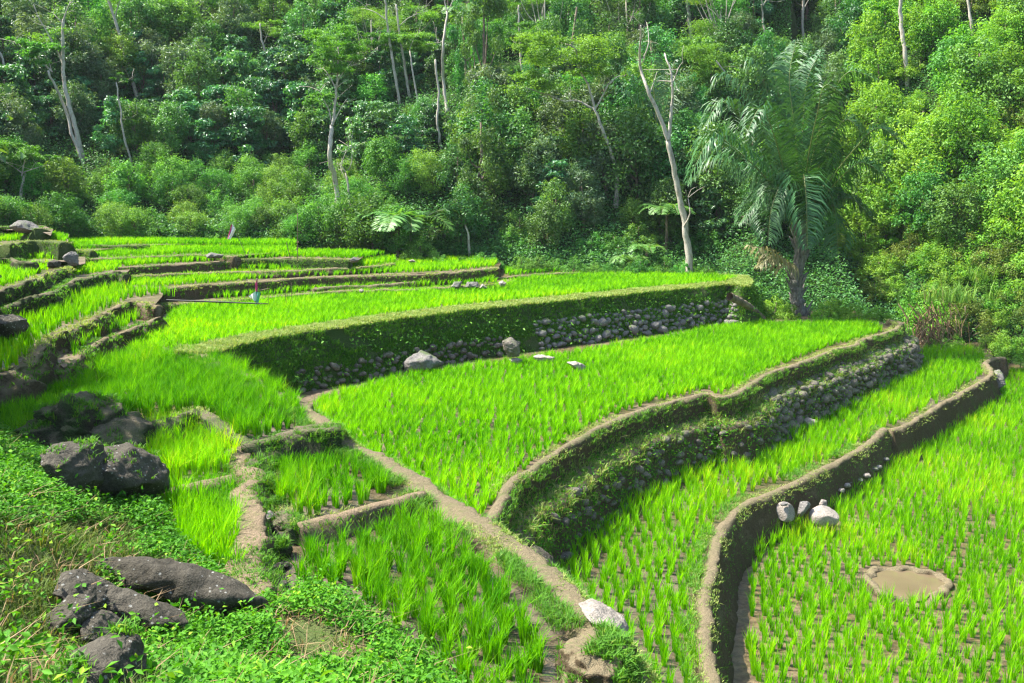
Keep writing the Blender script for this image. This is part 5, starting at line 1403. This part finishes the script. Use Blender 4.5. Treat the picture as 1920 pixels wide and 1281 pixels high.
def palm(base_px, Y, crown_px, fronds, label, trunk_r=.2, LL=.9, nl=80, seed=1, dead=(), W=.05, trunkpath=None):
    r = np.random.default_rng(seed)
    b = np.array(atY(base_px[0], base_px[1], Y))
    e = empty('sugar_palm', b, label, 'palm tree')
    pts = trunkpath or [base_px, ((base_px[0] + crown_px[0]) / 2, (base_px[1] + crown_px[1]) / 2), crown_px]
    Wp = np.array([np.array(atY(x, y, Y)) - b for x, y in pts]); Wp = np.vstack([Wp[0] - [0, 0, .5], Wp])
    tb = MB(); C = catmull(Wp, .08); R = trunk_r * (1 + .22 * np.abs(np.sin(np.arange(len(C)) * 1.1)) + .12 * r.normal(0, 1, len(C)))
    tube(tb, C, R, 10)
    # fibrous old leaf bases
    for _ in range(46):
        i = r.integers(4, len(C)); a = r.uniform(0, 6.28); s = C[i] + np.array([math.cos(a), math.sin(a), 0]) * trunk_r * .9
        q = s + np.array([math.cos(a) * .22, math.sin(a) * .22, .28 + r.uniform(0, .2)])
        tube(tb, np.array([s, (s + q) / 2, q]), np.array([.06, .045, .02]), 5)
    tb.build('trunk', M['bark_palm'], e, True)
    cr = np.array(atY(crown_px[0], crown_px[1], Y)) - b
    for fr in fronds:
        # (apex px, tip px, depth offset of apex, depth offset of tip, length factor, tone)
        pts, dy, lf, tone, dr = fr
        P = [cr + [0, 0, -.2]] + [np.array(atY(x, y, Y + d)) - b for (x, y), d in zip(pts, dy)]
        lb = MB(); rb_ = MB()
        frond(lb, rb_, P, r, int(nl * lf), LL * (.75 + .25 * lf), W, .035, dr, tone, .45)
        fo = rb_.build('frond', M['rachis'], e, True)
        lb.build('leaflets', M['palm'], fo)
    for pts, dy, lf, tone, dr in dead:
        P = [cr * [1, 1, .55]] + [np.array(atY(x, y, Y + d)) - b for (x, y), d in zip(pts, dy)]
        lb = MB(); rb_ = MB(); frond(lb, rb_, P, r, int(nl * lf), LL * .7, W * 1.2, .03, dr, tone, .1)
        fo = rb_.build('frond', M['rachis'], e, True); fo['label'] = 'dry straw-coloured hanging frond'
        lb.build('leaflets', M['palm_dry'], fo)
    return e

FR = [
 ([(1492, 260), (1480, 150), (1492, 78)], [0, .3, .6], 1.2, .45, .8),
 ([(1475, 300), (1445, 190), (1412, 118), (1388, 170)], [.5, 1, 1.3, 1.4], 1.1, .55, 1.1),
 ([(1465, 310), (1415, 205), (1362, 145), (1318, 185)], [.6, 1.2, 1.6, 1.8], 1.1, .5, 1.2),
 ([(1455, 330), (1400, 240), (1355, 192), (1318, 240)], [-.3, -.8, -1.2, -1.5], 1.1, .6, 1.3),
 ([(1475, 340), (1450, 250), (1426, 203), (1398, 255)], [-1, -1.9, -2.4, -2.8], 1.0, .4, 1.3),
 ([(1450, 350), (1385, 285), (1335, 260), (1290, 340)], [-.4, -.9, -1.2, -1.4], 1.15, .6, 1.4),
 ([(1455, 375), (1400, 330), (1345, 300), (1292, 345)], [.2, .6, .8, 1.0], 1.1, .45, 1.2),
 ([(1525, 290), (1555, 190), (1592, 135), (1645, 150)], [-.5, -1.0, -1.4, -1.6], 1.2, .55, 1.2),
 ([(1515, 300), (1532, 215), (1548, 160), (1590, 185)], [-1, -1.8, -2.2, -2.5], 1.1, .3, 1.2),
 ([(1530, 330), (1560, 258), (1592, 225), (1636, 285)], [-.3, -.7, -1.0, -1.2], 1.05, .65, 1.2),
 ([(1548, 350), (1602, 280), (1648, 240), (1698, 275)], [-.6, -1.2, -1.6, -1.9], 1.1, .4, 1.1),
 ([(1540, 375), (1580, 330), (1620, 305), (1668, 340)], [-.8, -1.4, -1.7, -1.9], 1.0, .6, 1.3),
 ([(1505, 350), (1507, 328), (1512, 380), (1514, 465)], [-.9, -1.6, -2.2, -2.5], .9, .35, 1.2),
 ([(1525, 370), (1550, 350), (1566, 400), (1572, 478)], [-.5, -.9, -1.1, -1.2], .85, .4, 1.2),
 ([(1485, 365), (1464, 350), (1446, 395), (1440, 455)], [-.6, -1.1, -1.4, -1.6], .85, .3, 1.2),
 ([(1505, 250), (1514, 150), (1540, 95)], [.8, 1.2, 1.4], 1.1, .3, .9),
 ([(1485, 270), (1458, 170), (1446, 92)], [.8, 1.3, 1.6], 1.1, .35, .9),
 ([(1540, 400), (1592, 372), (1640, 415)], [-.3, -.6, -.8], .8, .35, 1.2),
 ([(1470, 400), (1425, 375), (1385, 420)], [-.2, -.4, -.6], .8, .35, 1.2),
]
palm((1502, 594), 32.6, (1500, 415), FR, 'large dark green sugar palm standing on the rim of the central paddy', .19, 1.15, 96, 5, W=.056,
     dead=[([(1465, 492), (1435, 468), (1403, 460)], [-.3, -.6, -.8],   .26, .6, 1.5), ([(1480, 500), (1450, 480), (1420, 500)], [-.2, -.4, -.5], .3, .4, 1.6)], trunkpath=[(1502, 594), (1493, 540), (1500, 480), (1500, 415)])
FR2 = [([(1220, 250), (1180, 180), (1130, 160)], [0, 0, .2], 1, .5, 1), ([(1215, 240), (1195, 160), (1160, 120)], [.4, .7, 1], 1, .5, 1), ([(1240, 240), (1260, 170), (1300, 140)], [0, 0, 0], 1, .5, 1),
       ([(1230, 220), (1225, 150), (1230, 100)], [0, 0, 0], 1, .5, .8), ([(1210, 270), (1180, 262), (1165, 290)], [-.5, -1, -1.2], .8, .7, 1.1), ([(1250, 270), (1290, 250), (1320, 280)], [0, .2, .4], .9, .4, 1.1),
       ([(1210, 290), (1190, 280), (1178, 330)], [-.4, -.6, -.6], .7, .4, 1.1), ([(1240, 230), (1250, 150), (1275, 110)], [1, 1.4, 1.6], 1, .4, .9)]
palm((1232, 440), 41, (1230, 320), FR2, 'bluish dark palm behind the bare forked white tree', .17, 1.1, 60, 6)

def fern_plant(px, py, Y, s, label, nf=9, seed=1, h=0.0, name='tree_fern', spread=1.0):
    r = np.random.default_rng(seed); b = np.array(atY(px, py, Y))
    e = empty(name, b - np.array([0, 0, h]), label, 'fern')
    if h > 0:
        tb = MB(); tube(tb, np.array([[0, 0, -.4], [.03, 0, h * .5], [0, 0, h]]), np.array([.07, .06, .06]), 7); tb.build('trunk', M['bark_brown'], e, True)
    for k in range(nf):
        a = k / nf * 6.28 + r.uniform(-.3, .3); d = np.array([math.cos(a), math.sin(a), 0]); L = s * r.uniform(.8, 1.15)
        P = [np.array([0, 0, h]), np.array([0, 0, h]) + d * L * .35 + [0, 0, L * .28], np.array([0, 0, h]) + d * L * .7 + [0, 0, L * .30], np.array([0, 0, h]) + d * L + [0, 0, L * .08]]
        lb = MB(); rb_ = MB(); frond(lb, rb_, P, r, 42, L * .30, .055 * s, .012 * s + .004, .25, r.uniform(.4, .8), .05)
        fo = rb_.build('frond', M['rachis'], e, True); lb.build('leaflets', M['fern'], fo)
fern_plant(768, 436, 37.4, 2.5, 'big pale green fern at the forest foot, right of the tall white trunk', 11, 1, .8)
fern_plant(1250, 405, 37.5, 1.3, 'flat pale fern crown beside the bare forked white tree', 10, 2, 1.4)
fern_plant(1212, 475, 36.6, .9, 'small pale fern under the bare forked tree, upper of two', 8, 3, .3)
fern_plant(1180, 495, 36.4, 1.0, 'low bright fern at the paddy edge, lower of two', 9, 4, .1)
fern_plant(1760, 648, 33.4, .6, 'small fern at the edge of the far right paddy', 8, 5, .05, 'fern')
fern_plant(1720, 180, 50, 1.6, 'pale fern on the right slope beside the white trunk', 9, 6, .4)
fern_plant(870, 40, 56, 2.2, 'broad fern crown near the top middle', 9, 7, 1)

# reeds, dry roots, rock face, log, on the right
def reeds(px, py, Y, s, n_, label, mat='reed', seed=1, h=.85, cat='reed clump', name='reed_clump'):
    r = np.random.default_rng(seed); b = np.array(atY(px, py, Y))
    e_ = MB(); C = np.stack([r.normal(0, s, n_), r.normal(0, s * .6, n_), np.zeros(n_) - .1], 1)
    V, Q, T, A = blades(C, 9, h, .5, .10, .55, .022, .8, r); e_.add(V, Q, T, A)
    o = e_.build(name, M[mat]); o.location = b; tag(o, label, cat); return o
reeds(1780, 560, 33, .8, 34, 'plumed reed clump on the right slope above the dry roots', seed=1)
reeds(1840, 520, 35, .6, 22, 'feathery reed tuft right of the plumed clump', seed=3)
reeds(1770, 370, 44, .8, 40, 'dry grass tuft high on the right slope', seed=4, mat='dry', h=1.1)
reeds(1335, 525, 34, .5, 26, 'grass tuft at the right end of the high bank', seed=6, h=.5, mat='grass_verge', cat='grass tuft', name='grass_tuft')
r = np.random.default_rng(31); mb = MB(); b = np.array(atY(1742, 650, 33.2))
for _ in range(90):
    x0 = r.normal(0, .55); z0 = r.uniform(.5, 1.7); P = [np.array([x0, r.normal(0, .2), z0]), np.array([x0 + r.normal(0, .25), -.2 + r.normal(0, .2), z0 * .55]), np.array([x0 + r.normal(0, .45), -.3 + r.normal(0, .2), -.1])]
    C_ = catmull(P, .15); tube(mb, C_, np.linspace(.018, .006, len(C_)), 4, r.uniform())
o = mb.build('dead_roots', M['dry']); o.location = b; tag(o, 'tangle of dry hanging roots in the dark gap at right', 'roots')
boulder([(1858, 420), (1875, 412), (1892, 425), (1895, 460), (1880, 478), (1865, 465), (1852, 440)], 38, .8, 'dark rock outcrop high on the right slope', 'rock_dark', 301, 5, 'rock', by='Y', rough=.3)
boulder([(1900, 600), (1915, 575), (1945, 570), (1955, 620), (1935, 645), (1908, 632)], 33.5, .6, 'grey-brown rock face at the right edge', 'rock_dark', 302, 5, 'rock', by='Y', rough=.3)
boulder([(1830, 470), (1860, 480), (1870, 510), (1840, 520), (1815, 500)], 36, .6, 'brown earthy outcrop below the dark rock on the right slope', 'earth_dark', 303, 5, 'earth outcrop', by='Y', name='earth_outcrop', rough=.3)
boulder([(665, 20), (700, 12), (720, 30), (712, 62), (680, 68), (660, 48)], 62, 1.2, 'bare red-brown earth scar near the top, behind the pale trunks', 'redsoil', 304, 5, 'earth scar', by='Y', name='earth_scar', rough=.2)
mb = MB(); A0 = np.array(at(1368, 556, 2.85)); A1 = np.array(at(1432, 598, 1.85)); C_ = catmull([A0, (A0 + A1) / 2 + [.05, 0, .05], A1], .1)
tube(mb, C_ - A1, np.linspace(.13, .09, len(C_)) * (1 + .15 * np.sin(np.arange(len(C_)) * 2.1)), 9); o = mb.build('fallen_log', M['bark_brown'], None, True); o.location = A1
tag(o, 'short weathered log lying down the right end of the high bank', 'log')

# ---------------------------------------------------------------- flag, scarecrow, sticks
def stick(name, pts, Y, rad, label, cat='stick', mat='stick', group=None):
    W = np.array([np.array(atY(x, y, Y)) for x, y in pts]); b = W[0].copy(); mb = MB(); C_ = catmull(W - b, .2)
    tube(mb, C_, np.linspace(rad, rad * .7, len(C_)), 6); o = mb.build(name, M[mat], None, True); o.location = b; return tag(o, label, cat, group)
# flag
Yf = 30.0
b = np.array(atY(476, 508, Yf)); e = empty('flag', b, 'white flag with a magenta edge on a thin leaning pole among the upper terraces', 'flag')
tp = np.array(atY(437, 424, Yf)) - b
mb = MB(); C_ = catmull([np.array([0, 0, -.4]), tp * .5 + [0, 0, -.04], tp], .2); tube(mb, C_, np.linspace(.014, .008, len(C_)), 6); mb.build('pole', M['stick'], e, True)
def cloth(pts, mat, name, e, b, Y, th=.008, wave=.03, hem=None):
    W = np.array([np.array(atY(x, y, Y)) - b for x, y in pts]); n_ = 9
    a, b_, c, d = W  # quad corners: top-left, top-right, bottom-right, bottom-left
    G = []
    for u in np.linspace(0, 1, n_):
        for v in np.linspace(0, 1, n_):
            p = (a * (1 - u) + b_ * u) * (1 - v) + (d * (1 - u) + c * u) * v
            G.append(p + np.array([0, wave * math.sin(u * 7 + v * 2), 0]))
    G = np.array(G); Vv = np.vstack([G, G + [0, th, 0]]); k = np.arange(n_ - 1)[:, None] * n_ + np.arange(n_ - 1)[None]
    Q = np.stack([k, k + 1, k + n_ + 1, k + n_], -1).reshape(-1, 4); mb = MB(); mb.add(Vv, np.vstack([Q, Q[:, ::-1] + n_ * n_]))
    return mb.build(name, M[mat], e, True)
cloth([(436, 421), (442, 430), (432, 449), (427, 447)], 'cloth_white', 'cloth', e, b, Yf - .03)
cloth([(433, 422), (436, 421), (430, 449), (426, 448)], 'cloth_red', 'edge_band', e, b, Yf - .02)
# scarecrow
Ys = 25.2
b = np.array(atY(479, 580, Ys)); e = empty('scarecrow', b, 'ragged scarecrow of pale and teal cloth on a stick in the wide bright paddy', 'scarecrow')
def part_tube(name, pts, rad, mat, Y=Ys):
    W = np.array([np.array(atY(x, y, Y)) - b for x, y in pts]); mb = MB(); C_ = catmull(W, .1); tube(mb, C_, rad, 6); return mb.build(name, M[mat], e, True)
part_tube('post', [(479, 590), (480, 555), (482, 522)], .02, 'stick')
part_tube('cross_bar', [(466, 555), (484, 546), (505, 541)], .014, 'stick')
part_tube('string', [(503, 542), (503, 568)], .006, 'stick')
cloth([(466, 556), (480, 546), (481, 567), (474, 562)], 'cloth_white', 'pale_rag', e, b, Ys - .06, wave=.05)
cloth([(480, 547), (488, 548), (483, 572), (478, 574)], 'cloth_teal', 'teal_rag', e, b, Ys - .05, wave=.05)
cloth([(478, 532), (482, 524), (483, 546), (479, 547)], 'cloth_red', 'red_rag', e, b, Ys - .04, wave=.02)
stick('long_pole', [(311, 563), (400, 566), (503, 570)], 24.9, .028, 'long black pole lying across the rice beside the scarecrow', 'pole', 'pole_black')
stick('thin_pole', [(558, 490), (558, 440), (558, 400)], 31.5, .018, 'thin upright grey pole standing before the bushes, right of the flag')
stick('thin_pole', [(545, 488), (541, 470), (537, 455)], 31, .014, 'short leaning stick left of the upright grey pole')
G_SK = 'thin sticks stuck in the wide paddy'
for pts in ([(548, 576), (547, 548), (546, 530)], [(537, 570), (534, 545), (530, 522)], [(530, 545), (526, 532)]):
    stick('thin_stick', pts, 25.2, .009, 'very thin dark stick standing in rice right of the scarecrow', group=G_SK)
stick('leaning_stick', [(10, 650), (16, 630), (22, 608)], 18.5, .03, 'pinkish stick leaning on the cracked dark rock at the left edge')
stick('thin_pole', [(150, 0 + 690), (150, 689)], 18, .001, 'x') if False else None
# small dead branch by the palm
r = np.random.default_rng(8); b = np.array(atY(1410, 425, 33.5)); mb = MB()
P0 = np.array([0, 0, 0.])
for q in ([(-.7, 0, .45), (-.2, 0, .3)], [(-.6, .1, .1), (-.3, 0, .15)], [(-.1, 0, .55), (.0, 0, .3)], [(.4, 0, -.6), (.2, 0, -.2)]):
    C_ = catmull([P0, np.array(q[1]), np.array(q[0])], .08); tube(mb, C_, np.linspace(.02, .008, len(C_)), 5)
o = mb.build('dead_branch', M['bark_pale'], None, True); o.location = b; tag(o, 'bleached dead branch left of the palm', 'branch')

# trees outside the frame to the left that shade the left paddies and slope
for k, (x, y, s, kd) in enumerate([(-14.5, 18.5, 1.5, 'dark'), (-12.2, 13.6, 1.4, 'dark'), (-12.6, 15.6, 2.0, 'mid'), (-9.2, 9.4, 1.35, 'mid'), (-9.6, 12.4, 1.3, 'dark')]):
    e = put_tree(PR[kd][k % 3], 'shade_tree', (x, y, 3.6), s, k, 'leafy tree beyond the left edge that throws shade on the slope', 'tree', 'shade trees beyond the left edge')
print('counts', COUNT)

# ---------------------------------------------------------------- air
hm = bpy.data.materials.new('haze_air'); hm.use_nodes = True; hn = hm.node_tree; hn.nodes.clear()
ho = hn.nodes.new('ShaderNodeOutputMaterial'); hv_ = hn.nodes.new('ShaderNodeVolumePrincipled')
hv_.inputs['Density'].default_value = HAZE; hv_.inputs['Color'].default_value = (.80, .90, 1.0, 1)
hn.links.new(hv_.outputs[0], ho.inputs['Volume'])
hv = np.array([(x, y, z) for z in (-4.0, 95.0) for y in (-55.0, 155.0) for x in (-155.0, 155.0)])
ho_ = link('haze', mesh_np('haze', hv, [np.array([[0, 2, 3, 1], [4, 5, 7, 6], [0, 1, 5, 4], [2, 6, 7, 3], [0, 4, 6, 2], [1, 3, 7, 5]])]), hm); tag(ho_, kind='stuff')
